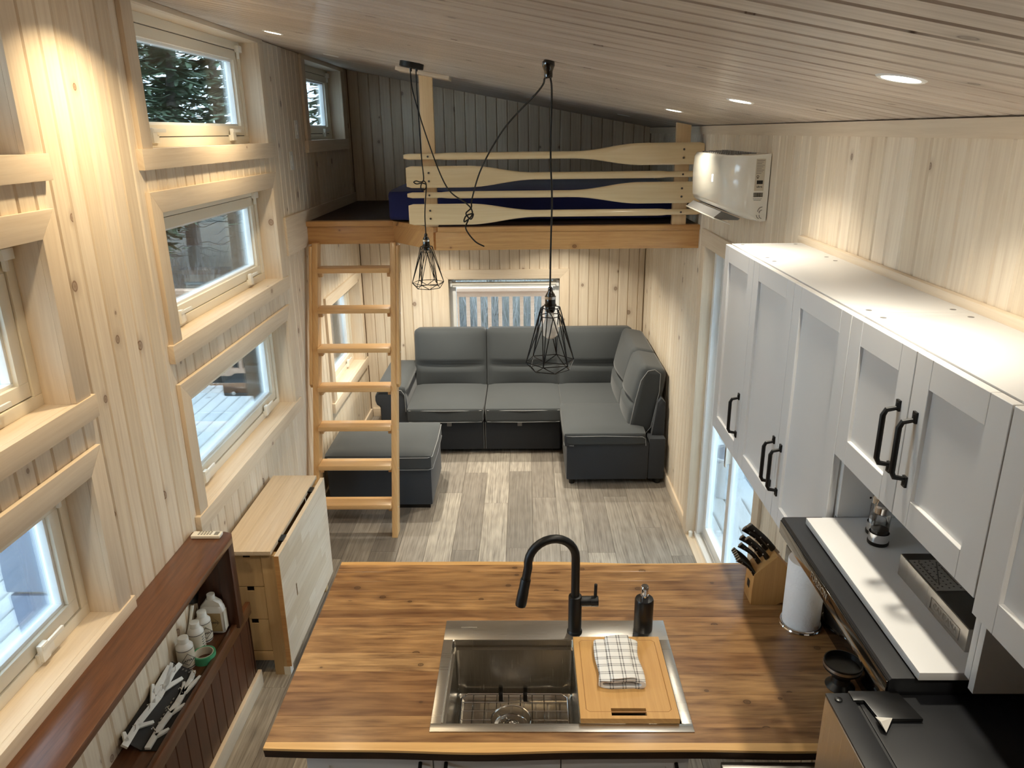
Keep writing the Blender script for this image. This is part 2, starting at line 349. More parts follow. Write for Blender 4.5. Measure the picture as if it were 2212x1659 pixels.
plain('lamp_lens', (255, 244, 224), .4, emis=(1, .93, .78), estr=22)
plain('lamp_lens_off', (236, 230, 220), .4)
plain('siding', (226, 230, 232), .6)
glass_pane('glass', (.93, .97, .97)); glass_pane('glass_clear', (.97, .97, .97)); m_, n_, l_, b_ = nodes_of('bulb_glass')
b_.inputs['Base Color'].default_value = lin((238, 232, 222)); b_.inputs['Roughness'].default_value = .2; b_.inputs['Alpha'].default_value = .55

# ------------------------------------------------------------------ room dimensions
XL, XR, YB, YF = -1.535, 1.115, 7.05, -1.6      # faces of the boards
SL = .505/2.65                                   # ceiling slope
def zc(x): return 2.69+(XR-x)*SL
BW = .0926                                       # board module
TB = .014                                        # board thickness
# openings: (y0,y1,z0,z1)
COLZ = [(2.622, 3.168), (1.815, 2.365), (.995, 1.545)]
LOPEN = [(.92, 2.385, a, b) for a, b in COLZ]+[(3.22, 4.69, a, b) for a, b in COLZ]+[(5.655, 6.735, 2.628, 3.160), (5.735, 6.865, .640, 1.395)]
ROPEN = [(3.335, 4.685, -.02, 1.99)]
BOPEN = [(-.72, .322, .62, 1.365)]
def free_spans(z0, z1, cuts):
    spans = [(z0, z1)]
    for a, b in cuts:
        out = []
        for p, q in spans:
            if b <= p or a >= q: out.append((p, q)); continue
            if a > p: out.append((p, a))
            if b < q: out.append((b, q))
        spans = out
    return [s for s in spans if s[1]-s[0] > .01]
def core(name, axis, u0, u1, ztop, opens, d0, d1):
    """solid wall behind the boards, with its openings"""
    m = MB(); us = sorted({u0, u1, *[o[0] for o in opens], *[o[1] for o in opens]})
    for a, b in zip(us, us[1:]):
        mid = (a+b)/2
        for p, q in free_spans(-.05, ztop((a+b)/2) if callable(ztop) else ztop, [(o[2], o[3]) for o in opens if o[0] < mid < o[1]]):
            if axis == 'y': m.box(d0, d1, a, b, p, q)
            else: m.box(a, b, d0, d1, p, q)
    return m.build(name, 'wall_core', kind='structure')
def grow(ops, e=.017): return [(a-e, b+e, c-e, d+e) for a, b, c, d in ops]
wl = core('wall_left', 'y', YF, YB+.16, zc(XL)+.02, grow(LOPEN), XL-.155, XL-TB)
wr = core('wall_right', 'y', YF, YB+.16, zc(XR)-.0, grow(ROPEN), XR+TB, XR+.155)
# back wall has a sloping top
m = MB(); BG = grow(BOPEN)[0]
for a, b, z0, zt in ((XL-TB, BG[0], -.05, 1), (BG[1], XR+TB, -.05, 1), (BG[0], BG[1], BG[3], 1), (BG[0], BG[1], -.05, 0)):
    top = [(b, zc(b)), (a, zc(a))] if zt else [(b, BG[2]), (a, BG[2])]
    m.prism([(a, z0), (b, z0)]+top, 'y', YB+TB, YB+.15)
wb = m.build('wall_back', 'wall_core', kind='structure')
wf = MB().prism([(XL-.155, -.05), (XR+.155, -.05), (XR+.155, zc(XR)), (XL-.155, zc(XL))], 'y', YF-.1, YF).build('wall_front', 'pine_wall', kind='structure')
def boards(parent, orient, u0, u1, z1f, opens, face, mat, start=0.):
    n = int(math.ceil((u1-u0)/BW))
    for i in range(n):
        a = u0+i*BW; b = min(a+BW, u1)
        if b-a < .01: continue
        cuts = [(o[2], o[3]) for o in opens if o[0]+.004 < b and o[1]-.004 > a]
        for p, q in free_spans(0, z1f((a+b)/2), cuts):
            me = board_mesh(orient, b-a-.0022, TB, q-p, .0065, mat); c = (a+b)/2
            loc = {'L': (face, c, (p+q)/2), 'R': (face, c, (p+q)/2), 'B': (c, face, (p+q)/2)}[orient]
            put('board', me, loc, parent)
boards(wl, 'L', .2, YB, lambda u: zc(XL)-.004, grow(LOPEN), XL, 'pine_wall')
boards(wr, 'R', .9, YB, lambda u: zc(XR)-.004, grow(ROPEN), XR, 'pine_wall')
boards(wb, 'B', XL+.001, XR-.001, lambda u: zc(u)+.009, grow(BOPEN), YB, 'pine_wall')
# ceiling: boards run down the slope
ang = math.atan(SL); LC = (XR-XL+.04)/math.cos(ang)
cxm = (XL+XR)/2
cmb = MB().box(cxm-LC/2-.12, cxm+LC/2+.12, YF-.1, YB+.16, zc(cxm)+TB, zc(cxm)+.12)
ceil = cmb.build('ceiling', 'wall_core', org=(cxm, 3., zc(cxm)), kind='structure')
ceil.rotation_euler = (0, ang, 0)
i = 0; y = -.2
while y < YB:
    b = min(y+BW, YB)
    o = bpy.data.objects.new('board', board_mesh('C', b-y-.0030, TB, LC, .0075, 'pine_ceiling')); COL.objects.link(o); o.parent = ceil
    o.location = (0, (y+b)/2-3., 0); y += BW
# floor planks
fl = MB().box(XL-.1, XR+.1, YF, YB+.1, -.06, -.012).build('floor', 'wall_core', kind='structure')
PW = .182; x = XL-.06; k = 0
while x < XR+.02:
    a, b = max(x, XL), min(x+PW, XR); y = .9-R.random()*1.2
    while y < YB and b > a:
        y2 = min(y+1.22, YB); y1 = max(y, .6)
        if y2 > y1+.02: put('plank', board_mesh('F', b-a-.001, .012, y2-y1-.001, .0015, 'floor_plank'), ((a+b)/2, (y1+y2)/2, 0), fl)
        y += 1.22
    x += PW; k += 1
# skirting boards and cornice strips
box('baseboard_right', 'pine_trim_y', XR-.016, XR, 4.785, YB-.02, 0, .085, kind='structure', bevel=.003)
box('baseboard_back', 'pine_trim_x', XL+.02, XR-.02, YB-.016, YB, 0, .085, kind='structure', bevel=.003)
box('baseboard_left', 'pine_trim_y', XL, XL+.016, 3.3, YB-.02, 0, .085, kind='structure', bevel=.003)
MB().prism([(XR, zc(XR)-.05), (XR-.013, zc(XR)-.05), (XR-.013, zc(XR)-.002), (XR, zc(XR)-.006)], 'y', .9, YB-.02).build('trim_1', 'pine_trim_y', kind='structure')
box('trim_2', 'pine_trim_y', XR-.022, XR, .95, 3.09, 2.236, 2.262, kind='structure', bevel=.003)
# wide board at loft level along the left wall
box('trim_3', 'pine_trim_y', XL, XL+.016, 4.885, YB-.02, 1.925, 2.168, kind='structure', bevel=.002)

# ------------------------------------------------------------------ windows
XT = XL+.02      # face of the casings
XJ = XL-.09      # plane where the vinyl frame starts
wcount = [0]
def window_left(op, shape='full'):
    y0, y1, z0, z1 = op; wcount[0] += 1
    t = thing('window_%d' % wcount[0], (XL, (y0+y1)/2, z0), kind='structure')
    # lining of the reveal
    j = .016
    box('jamb', 'pine_trim_v', XJ-.03, XL, y0-j, y0, z0-j, z1+j, t); box('jamb', 'pine_trim_v', XJ-.03, XL, y1, y1+j, z0-j, z1+j, t)
    box('head_jamb', 'pine_trim_y', XJ-.03, XL, y0, y1, z1, z1+j, t); box('sill', 'pine_trim_y', XJ-.03, XL, y0, y1, z0-j, z0, t, bevel=.002)
    # casing: sides, head, apron
    tw = .088; top = min(z1+tw, zc(XL)-.004)
    if top-z1 > .05:
        m = MB().prism([(y0, z1), (y1, z1), (y1+tw, top), (y0-tw, top)], 'x', XL, XT); m.build('casing', 'pine_trim_y', t, bevel=.002, org=(XL, (y0+y1)/2, z1))
        for ya, yb in ((y0, y0-tw), (y1, y1+tw)):
            MB().prism([(ya, z0), (ya, z1), (yb, top), (yb, z0)], 'x', XL, XT).build('casing', 'pine_trim_v', t, bevel=.002, org=(XL, ya, (z0+z1)/2))
    else:
        box('casing', 'pine_trim_y', XL, XT, y0-tw, y1+tw, z1, top, t, bevel=.002)
        for ya, yb in ((y0, y0-tw), (y1, y1+tw)): box('casing', 'pine_trim_v', XL, XT, ya, yb, z0, z1, t, bevel=.002)
    box('apron', 'pine_trim_y', XL, XT+.006, y0-tw-.02, y1+tw+.02, z0-.082, z0, t, bevel=.002)
    # awning window: outer frame, moving sash, gasket, pane
    fw, sw = .042, .05; xa, xb = XJ-.07, XJ; e = .012
    def ring(name, mat, d, wd, xa, xb, bev=.002):
        m = MB(); a0, a1, b0, b1 = y0+d, y1-d, z0+d, z1-d
        m.box(xa, xb, a0, a1, b0, b0+wd); m.box(xa, xb, a0, a1, b1-wd, b1); m.box(xa, xb, a0, a0+wd, b0+wd, b1-wd); m.box(xa, xb, a1-wd, a1, b0+wd, b1-wd)
        return m.build(name, mat, t, bev)
    ring('frame', 'vinyl', 0, fw, xa, xb); ring('gasket', 'gasket', fw-.002, .006, xa+.02, xb-.014, 0)
    s_ = ring('sash', 'vinyl', fw+.004, sw, xa+.01, xb-.006); ring('glazing_bead', 'vinyl_white', fw+sw+.002, .014, xa+.016, xb-.022)
    d = fw+sw+.004
    box('pane', 'glass', XJ-.052, XJ-.046, y0+d, y1-d, z0+d, z1-d, t)
    # locking handles on the bottom rail and at the far top corner
    for yy in ((y0+.26, y1-.26) if y1-y0 > 1.2 else (y0+.25, y1-.25)):
        h = MB().box(XJ-.004, XJ+.010, yy-.055, yy+.03, z0+.018, z0+.05).box(XJ+.004, XJ+.022, yy-.05, yy-.012, z0+.02, z0+.082).box(XJ+.014, XJ+.024, yy-.045, yy+.075, z0+.062, z0+.078)
        h.build('lock_handle', 'white_plastic', t, .002)
    MB().box(XJ-.004, XJ+.022, y1-.075, y1-.02, z1-.055, z1-.02).box(XJ, XJ+.014, y1-.06, y1-.045, z1-.09, z1-.02).build('lock_handle', 'white_plastic', t, .002)
    return t
for op in LOPEN: window_left(op)
# back window with roller shade
y_ = YB; x0, x1, z0, z1 = BOPEN[0]; wcount[0] += 1
t = thing('window_%d' % wcount[0], ((x0+x1)/2, YB, z0), kind='structure')
for xa, xb in ((x0-.016, x0), (x1, x1+.016)): box('jamb', 'pine_trim_v', xa, xb, YB-.012, YB+.13, z0, z1, t)
box('head_jamb', 'pine_trim_x', x0-.016, x1+.016, YB-.012, YB+.13, z1, z1+.016, t); box('sill', 'pine_trim_x', x0-.016, x1+.016, YB-.02, YB+.13, z0-.016, z0, t)
MB().prism([(x0, z1), (x1, z1), (x1+.088, z1+.088), (x0-.088, z1+.088)], 'y', YB-.02, YB).build('casing', 'pine_trim_x', t, .002)
for a, b in ((x0, x0-.088), (x1, x1+.088)): MB().prism([(a, z0), (a, z1), (b, z1+.088), (b, z0)], 'y', YB-.02, YB).build('casing', 'pine_trim_v', t, .002)
box('apron', 'pine_trim_x', x0-.108, x1+.108, YB-.026, YB, z0-.082, z0, t, .002)
m = MB(); fw = .06
m.box(x0, x1, YB+.08, YB+.14, z0, z0+fw); m.box(x0, x1, YB+.08, YB+.14, z1-.03, z1); m.box(x0, x0+fw, YB+.08, YB+.14, z0+fw, z1-.03); m.box(x1-fw, x1, YB+.08, YB+.14, z0+fw, z1-.03)
m.build('frame', 'vinyl_white', t, .003)
box('pane', 'glass', x0+.055, x1-.055, YB+.112, YB+.118, z0+.055, z1-.03, t)
sh = thing('roller_shade', ((x0+x1)/2, YB+.04, z1-.1), 'rolled-up white roller shade at the top of the window behind the sofa', 'shade')
MB().lathe((x0+.03, YB+.045, z1-.055), [(.018, 0), (.018, x1-x0-.06)], 16, (1, 0, 0)).build('roll', 'shade_cloth', sh)
box('bottom_bar', 'vinyl_white', x0+.035, x1-.035, YB+.035, YB+.05, z1-.085, z1-.06, sh, .003)
for xa in (x0+.004, x1-.03): box('bracket', 'vinyl_white', xa, xa+.026, YB+.03, YB+.07, z1-.08, z1-.02, sh, .003)

# ------------------------------------------------------------------ glass patio door on the right
y0, y1, z0, z1 = ROPEN[0]; z0 = 0
dr = thing('door_1', (XR, (y0+y1)/2, 0), kind='structure')
box('head_casing', 'pine_trim_y', XR-.018, XR, y0-.09, y1+.09, z1, z1+.1, dr, .002)
for a, b in ((y1, y1+.095), (y0-.09, y0)): box('casing', 'pine_trim_v', XR-.018, XR, a, b, 0, z1, dr, .002)
box('jamb', 'pine_trim_v', XR-.01, XR+.06, y1-.001, y1+.014, 0, z1, dr); box('jamb', 'pine_trim_v', XR-.01, XR+.06, y0-.014, y0+.001, 0, z1, dr)
box('head_jamb', 'pine_trim_y', XR-.01, XR+.06, y0, y1, z1, z1+.014, dr)
m = MB(); m.box(XR+.05, XR+.15, y1-.045, y1, .0, z1); m.box(XR+.05, XR+.15, y0, y0+.045, .0, z1); m.box(XR+.05, XR+.15, y0, y1, z1-.045, z1); m.build('frame', 'vinyl_white', dr, .003)
box('track', 'vinyl_white', XR+.04, XR+.16, y0, y1, -.01, .03, dr, .003); box('track_rail', 'steel', XR+.07, XR+.08, y0+.04, y1-.04, .03, .042, dr); box('threshold', 'pine_trim_y', XR-.015, XR+.04, y0, y1, -.012, .006, dr)
def leaf(ya, yb, xa, xb):
    m = MB(); s_ = .058
    m.box(xa, xb, ya, yb, .032, .11); m.box(xa, xb, ya, yb, z1-.11, z1-.046); m.box(xa, xb, ya, ya+s_, .11, z1-.11); m.box(xa, xb, yb-s_, yb, .11, z1-.11)
    m.build('sash', 'vinyl_white', dr, .003); box('pane', 'glass', (xa+xb)/2-.003, (xa+xb)/2+.003, ya+s_-.004, yb-s_+.004, .106, z1-.106, dr)
leaf(3.985, y1-.045, XR+.09, XR+.13); leaf(y0+.045, 4.03, XR+.055, XR+.088)
MB().box(XR+.02, XR+.055, 3.99, 4.01, .85, .95).box(XR+.02, XR+.03, 3.985, 4.015, .83, .97).build('door_handle', 'white_plastic', dr, .003)
MB().lathe((XR+.012, y1-.03, .006), [(.014, 0), (.014, .035), (.010, .04)], 12).build('door_stop', 'white_plastic', dr)

# ------------------------------------------------------------------ loft
LZ, LB = 2.09, 1.945
lf = thing('loft_platform', (0, 5.9, LB), 'honey-coloured timber sleeping loft platform across the back of the room', 'loft', kind='structure')
# deck outline (cut back on the left for the ladder)
out = [(XL, 5.385), (-.905, 5.385), (-.575, 4.965), (XR, 4.965), (XR, YB), (XL, YB)]
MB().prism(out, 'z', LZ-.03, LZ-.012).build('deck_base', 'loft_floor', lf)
y = 4.965
while y < YB-.01:
    b = min(y+.14, YB); xa = XL if y > 5.38 else -.53
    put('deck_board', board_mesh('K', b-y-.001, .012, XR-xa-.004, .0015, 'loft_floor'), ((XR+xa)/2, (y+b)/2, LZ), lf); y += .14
box('beam', 'fir_x', -.575, XR, 4.925, 4.965, LB, LZ-.028, lf, .003); box('nosing', 'fir_x', -.56, XR, 4.915, 4.985, LZ-.028, LZ+.004, lf, .003)
box('header', 'fir_x', XL+.016, -.90, 5.345, 5.385, LB-.01, LZ-.03, lf, .003); box('nosing', 'fir_x', XL+.016, -.89, 5.325, 5.40, LZ-.03, LZ+.004, lf, .003)
for n_, w_, za, zb in (('angled_beam', .02, LB, LZ-.028), ('nosing', .03, LZ-.028, LZ+.004)):
    u = Vector((-.905+.575, 5.365-4.945, 0)).normalized(); v = Vector((-u.y, u.x, 0)); mid = Vector(((-.905-.575)/2, (5.365+4.945)/2, (za+zb)/2))
    MB().obox(mid, u, v, (0, 0, 1), .267+(.02 if n_ == 'nosing' else 0), w_, (zb-za)/2).build(n_, 'fir_x', lf, .003)
y = 4.97
while y < YB-.01:
    b = min(y+BW, YB); xa = XL+.002 if y > 5.385 else -.575
    put('soffit_board', board_mesh('C', b-y-.001, .012, XR-xa-.004, .003, 'pine_ceiling'), ((XR+xa)/2, (y+b)/2, LB+.03), lf); y += BW
# posts and paddles form the guard rail
pr = thing('loft_rail_posts', (.2, 4.97, LZ), 'pair of pale wooden posts holding the paddles at the loft edge', 'posts')
for xa, xb in ((-.638, -.556), (.938, 1.027)):
    MB().prism([(xa, LZ+.004), (xb, LZ+.004), (xb, zc(xb)-.012), (xa, zc(xa)-.012)], 'y', 4.935, 4.975).build('post', 'post_wood', pr, .003, org=((xa+xb)/2, 4.95, 2.4))
a = math.atan(SL); u = Vector((math.cos(a), 0, -math.sin(a))); n_ = Vector((math.sin(a), 0, math.cos(a)))
MB().obox((-.60, 4.90, zc(-.60)-.012), u, (0, 1, 0), n_, .16, .09, .011).build('ceiling_plate', 'pine_trim_x', pr, .002)
def paddle(zmid, blade_right, xh, xb, label, hidden=False):
    """long flat paddle: grip end at xh, blade end at xb, lying along x"""
    s_ = 1 if blade_right else -1; L = abs(xb-xh); N = 60
    t = thing('canoe_paddle', ((xh+xb)/2, 4.90, zmid-.066), label, 'paddle', 'paddles forming the loft guard rail')
    m = MB(); rings = []
    for i in range(N+1):
        d = L*i/N; x = xh+s_*d
        if d < .012: hw, ht = .012, .010
        elif d < .19: hw, ht = .0185, .014
        elif d < .205: hw, ht = .0165, .013
        else:
            hw, ht = .0225, .0185
            if d < .26: hw = .017+.0055*(d-.205)/.055
        bl = L-.80
        if d > bl:
            f = min(1, (d-bl)/.42); f = f*f*(3-2*f); hw = .0225+(.0655-.0225)*f; ht = .0185+(.0075-.0185)*f
        if d > L-.012: hw -= .008
        pts = []
        for q in range(12):
            th = q*2*PI/12; cz, cy = math.cos(th), math.sin(th); e = 1 if d <= bl else .45
            pts.append((x, 4.905+math.copysign(abs(cy)**1, cy)*ht, zmid+math.copysign(abs(cz)**e, cz)*hw))
        rings.append(pts)
    vs = [p for r in rings for p in r]; fs = [(i*12+q, i*12+(q+1) % 12, (i+1)*12+(q+1) % 12, (i+1)*12+q) for i in range(N) for q in range(12)]
    fs += [tuple(range(11, -1, -1)), tuple(N*12+q for q in range(12))]
    m._add(vs, fs); m.build('shaft_and_blade', 'paddle_wood', t, smooth=50)
    for xp in (-.595, .985):
        near_blade = (xp > 0) == blade_right
        for dz in ((-.025, .025) if near_blade else (0,)):
            MB().lathe((xp-.003, 4.9005-(.009 if near_blade else .017), zmid+dz), [(.0055, 0), (.0065, .001), (.0065, .004)], 10, (0, 1, 0)).build('screw', 'steel_dark', t)
paddle(2.529, True, -.75, 1.108, 'topmost paddle of the loft railing, blade towards the right wall')
paddle(2.406, False, 1.108, -.74, 'second paddle down on the loft railing, blade at the left post')
paddle(2.296, True, -.738, 1.10, 'third paddle down on the loft railing, blade running behind the air conditioner')
paddle(2.176, False, 1.112, -.735, 'lowest paddle of the loft railing, blade at the left post')
# mattress
mt = thing('mattress', (.06, 6.1, LZ), 'navy blue mattress lying on the loft floor behind the paddles', 'mattress')
MB().cushion((.06, 6.08, LZ+.112), (.99, .86, .11), .045, (0, 0, .012), 10).build('mattress_body', 'navy_cloth', mt)
# ladder
ld = thing('loft_ladder', (-1.19, 4.75, 0), 'varnished pine ladder leaning on the loft edge at the left', 'ladder')
KY = (5.325-4.653)/2.07
def yl(z): return 4.653+KY*z
for xa, xb in ((-.937, -.897), (-1.482, -1.442)):
    MB().prism([(yl(0), 0), (yl(0)+.10, 0), (yl(1.95)+.10, 1.95), (yl(1.95), 1.95)], 'x', xa, xb).build('rail', 'ladder_v', ld, .004, org=((xa+xb)/2, 5, 1))
for xa, xb in ((-.897, -.876), (-1.503, -1.482)):
    zt = 2.06; zb = 1.0
    MB().prism([(yl(zb)+.02, zb-.01), (yl(zb)+.07, zb-.01), (yl(zb)+.09, zb+.03), (yl(1.93)+.088, 1.93), (yl(1.93), 1.93), (yl(zb)-.004, zb+.02)], 'x', xa, xb).build('outer_rail', 'ladder_v', ld, .006, org=((xa+xb)/2, 5, 1.3))
for k, z in enumerate((.215, .473, .730, .988, 1.246, 1.505, 1.770)):
    ya = yl(z)-.012
    box('rung', 'ladder_x', -1.442, -.937, ya-.018, ya+.118, z-.017, z+.017, ld, .008)
    for xa in (-1.442, -.963): box('cleat', 'ladder_x', xa, xa+.026, ya+.025, ya+.08, z-.05, z-.016, ld, .002)
    for xa in (-.876 if z > 1.0 else -.897,): MB().lathe((xa, ya+.05, z-.03), [(.006, 0), (.005, .003)], 8, (1, 0, 0)).build('bolt', 'steel', ld)

# ------------------------------------------------------------------ recessed lamps
def downlight(x, y, on, power, label, soff=None):
    z = zc(x) if soff is None else soff; a_ = ang if soff is None else 0.
    nrm = Vector((-math.sin(a_), 0, -math.cos(a_))); c = Vector((x, y, z))
    t = thing('recessed_downlight', c, label, 'ceiling light', 'recessed round ceiling lamps')
    MB().lathe(c-nrm*.001, [(.037, .0), (.037, .003), (.045, .004), (.049, .001), (.049, -.004)], 28, nrm, cap=False).build('trim_ring', 'vinyl_white', t)
    MB().lathe(c-nrm*.0, [(.0001, .0035), (.038, .002)], 28, nrm, cap=False).build('lens', 'lamp_lens' if on else 'lamp_lens_off', t)
    if on:
        l = bpy.data.lights.new('lamp', 'AREA'); l.shape = 'DISK'; l.size = .074; l.energy = power; l.color = WARM_L if x < -1.1 else WARM_R; l.spread = math.radians(122)
        lo = bpy.data.objects.new('lamp', l); COL.objects.link(lo); lo.parent = t; lo.location = nrm*.006; lo.rotation_euler = (0, a_, 0)
    return t
XLR, XLL = .745, -1.185
downlight(XLR, .43, True, P_RIGHT, 'lit ceiling lamp on the right, nearest row behind the viewer')
downlight(XLR, 1.624, True, P_RIGHT, 'largest, glaring ceiling lamp above the white kitchen cabinets')
downlight(XLR, 2.80, True, P_RIGHT, 'lit ceiling lamp just beyond the brightest one, on the right')
downlight(XLR, 4.02, True, P_RIGHT*.8, 'lit ceiling lamp nearest the right loft post')
downlight(.70, 5.65, False, 0, 'unlit ceiling lamp above the loft mattress')
downlight(XLL, 1.45, True, P_LEFT, 'lit ceiling lamp on the left, above the nearest window column')
downlight(XLL, 2.68, True, P_LEFT, 'lit ceiling lamp on the left, between the two window columns')
downlight(XLL, 3.91, True, P_LEFT*.8, 'lit ceiling lamp near the big top window on the left')
downlight(XLL, 5.05, False, 0, 'unlit ceiling lamp near the small loft window')
for x, y, s_ in ((-.9, 5.72, 'lamp under the loft just behind the ladder'), (.3, 5.6, 'lamp under the loft in front of the sofa'), (-.9, 6.42, 'lamp under the loft above the left sofa arm'), (.3, 6.42, 'lamp under the loft above the middle of the sofa')): downlight(x, y, True, P_LOFT, s_, LB+.03)

# ------------------------------------------------------------------ sofa
sf = thing('sectional_sofa', (0, 6.4, 0), 'charcoal grey fabric corner sofa with pale stitching under the loft', 'sofa')
def pipe(pts, r=.0028, parent=None, closed=False): MB().tube(pts, r, 6, closed).build('piping', 'sofa_pipe', parent)
def crease_back(a, b, c): return (0, (.05*-b*(1-a**6)*math.exp(-((c+.18)/.06)**2) if b < 0 else 0), 0)
# plinth / front base
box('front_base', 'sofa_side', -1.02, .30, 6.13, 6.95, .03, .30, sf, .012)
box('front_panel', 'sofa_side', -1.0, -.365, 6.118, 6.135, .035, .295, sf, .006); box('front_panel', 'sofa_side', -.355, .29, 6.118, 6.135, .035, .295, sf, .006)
for x in (-.368, -.352): MB().tube([(x, 6.116, .04), (x, 6.116, .29)], .0022, 5).build('stitching', 'sofa_pipe', sf)
for x in (-.665, -.055): MB().box(x-.02, x+.02, 6.105, 6.13, .255, .302).build('pull_tab', 'sofa_pipe' if 0 else 'ac_grey', sf, .004)
for k, (xa, xb) in enumerate(((-1.02, -.358), (-.352, .305))):
    c = MB().cushion(((xa+xb)/2, 6.43, .378), ((xb-xa)/2, .40, .072), .03, (0, .0, .022), 10).build('seat_cushion', 'sofa_cloth', sf)
    for z in (.322, .425): pipe([(xa+.02, 6.037, z), ((xa+xb)/2, 6.026, z), (xb-.02, 6.037, z)], parent=c)
    rot = Matrix.Rotation(math.radians(-9), 3, 'X')
    bc = MB().cushion(((xa+xb)/2-.005, 6.82, .665), ((xb-xa)/2+.004, .105, .285), .045, (0, .055, .0), 20, rot, crease_back).build('back_cushion', 'sofa_cloth', sf, smooth=80)
# corner seat, back cushion against the back wall, and the two against the right wall
MB().cushion((.66, 6.45, .37), (.36, .46, .082), .03, (0, 0, .01), 8).build('seat_cushion', 'sofa_cloth', sf)
MB().cushion((.64, 6.82, .665), (.345, .105, .285), .045, (0, .055, 0), 20, Matrix.Rotation(math.radians(-9), 3, 'X'), crease_back).build('back_cushion', 'sofa_cloth', sf, smooth=80)
def crease_side(a, b, c): return ((.05*-a*(1-b**6)*math.exp(-((c+.18)/.06)**2) if a < 0 else 0), 0, 0)
rs = Matrix.Rotation(math.radians(11), 3, 'Y')
MB().cushion((.935, 6.43, .66), (.10, .37, .285), .045, (.05, 0, 0), 20, rs, crease_side).build('back_cushion', 'sofa_cloth', sf, smooth=80)
bc = MB().cushion((.945, 5.885, .655), (.10, .285, .275), .045, (.05, 0, 0), 20, rs, crease_side).build('back_cushion', 'sofa_cloth', sf, smooth=80)
def rp(x, z): v = rs @ Vector((x, 0, z)); return (.945+v.x, 5.597, .655+v.z)
pipe([rp(-.085, -.25), rp(-.09, 0), rp(-.085, .16), rp(-.05, .245), rp(0, .265), rp(.05, .24), rp(.075, .1), rp(.08, -.2), rp(.05, -.262), rp(-.05, -.265)], .003, bc, True)
# chaise: box body, top cushion
box('chaise_base', 'sofa_side', .315, .955, 5.475, 6.15, .045, .36, sf, .012)
cc = MB().cushion((.61, 5.81, .40), (.322, .36, .055), .03, (0, 0, .018), 10).build('chaise_cushion', 'sofa_cloth', sf)
pipe([(.30, 6.0, .425), (.296, 5.6, .425), (.30, 5.46, .424), (.36, 5.448, .424), (.6, 5.446, .428), (.90, 5.452, .418), (.925, 5.46, .40), (.93, 5.462, .34)], parent=cc)
pipe([(.296, 5.9, .345), (.296, 5.462, .345), (.37, 5.452, .345)], parent=cc)
MB().box(.30, .37, 5.455, 5.60, .34, .42).build('corner_flap', 'sofa_side', sf, .006)
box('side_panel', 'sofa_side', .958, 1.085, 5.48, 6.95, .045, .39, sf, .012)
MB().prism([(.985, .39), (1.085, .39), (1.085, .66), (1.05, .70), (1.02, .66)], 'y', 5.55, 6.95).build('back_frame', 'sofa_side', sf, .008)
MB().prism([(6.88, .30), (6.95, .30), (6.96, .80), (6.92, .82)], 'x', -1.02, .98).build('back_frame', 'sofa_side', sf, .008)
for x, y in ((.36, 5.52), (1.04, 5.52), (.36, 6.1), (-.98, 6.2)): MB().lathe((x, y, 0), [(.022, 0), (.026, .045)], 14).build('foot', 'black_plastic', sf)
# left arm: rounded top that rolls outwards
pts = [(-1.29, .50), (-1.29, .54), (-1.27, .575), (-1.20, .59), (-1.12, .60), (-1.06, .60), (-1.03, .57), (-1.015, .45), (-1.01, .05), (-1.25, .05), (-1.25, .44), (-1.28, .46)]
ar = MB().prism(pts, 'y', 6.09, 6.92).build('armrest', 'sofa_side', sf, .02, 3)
MB().cushion((-1.15, 6.5, .585), (.135, .41, .05), .045, (0, 0, .012), 8).build('arm_pad', 'sofa_cloth', sf)
pipe([(-1.03, 6.084, .40), (-1.032, 6.082, .55), (-1.06, 6.08, .595), (-1.16, 6.08, .605), (-1.25, 6.084, .59)], parent=ar)

# ottoman behind the ladder
ot = thing('storage_ottoman', (-1.08, 5.4, 0), 'charcoal grey storage ottoman standing behind the ladder', 'ottoman')
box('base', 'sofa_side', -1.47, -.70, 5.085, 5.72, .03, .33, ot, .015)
lid = MB().cushion((-1.085, 5.40, .385), (.40, .345, .065), .035, (0, 0, .03), 10).build('lid_cushion', 'sofa_cloth', ot)
for z in (.33, .425): pipe([(-1.45, 5.056, z), (-1.08, 5.052, z), (-.72, 5.056, z), (-.688, 5.08, z), (-.682, 5.4, z), (-.688, 5.72, z)], parent=lid)
box('plinth', 'black_plastic', -1.45, -.72, 5.10, 5.70, 0, .03, ot)

# ------------------------------------------------------------------ drop-leaf table by the left wall
dt = thing('dropleaf_table', (-1.37, 3.68, 0), 'closed birch drop-leaf table with small drawers under the left windows', 'table')
TX0, TX1, TY0, TY1, TZ = -1.512, -1.252, 3.235, 4.10, .74
for i, (a, b) in enumerate(((TX0, TX0+.09), (TX0+.09, TX0+.175), (TX0+.175, TX1))):
    box('top_stave', 'birch_y', a, b, TY0, TY1, TZ-.022, TZ, dt, .001)
for x in (TX0+.005, TX1-.06):
    for y in (TY0+.02, TY1-.06): box('leg', 'birch_z', x, x+.05, y, y+.05, 0, TZ-.022, dt, .002)
box('side_rail', 'birch_z', TX0+.055, TX1-.06, TY0+.025, TY0+.045, .085, .14, dt, .002); box('side_rail', 'birch_z', TX0+.055, TX1-.06, TY1-.055, TY1-.035, .085, .14, dt, .002)
box('carcass', 'birch_z', TX0+.055, TX1-.062, TY0+.045, TY1-.06, .10, TZ-.022, dt)
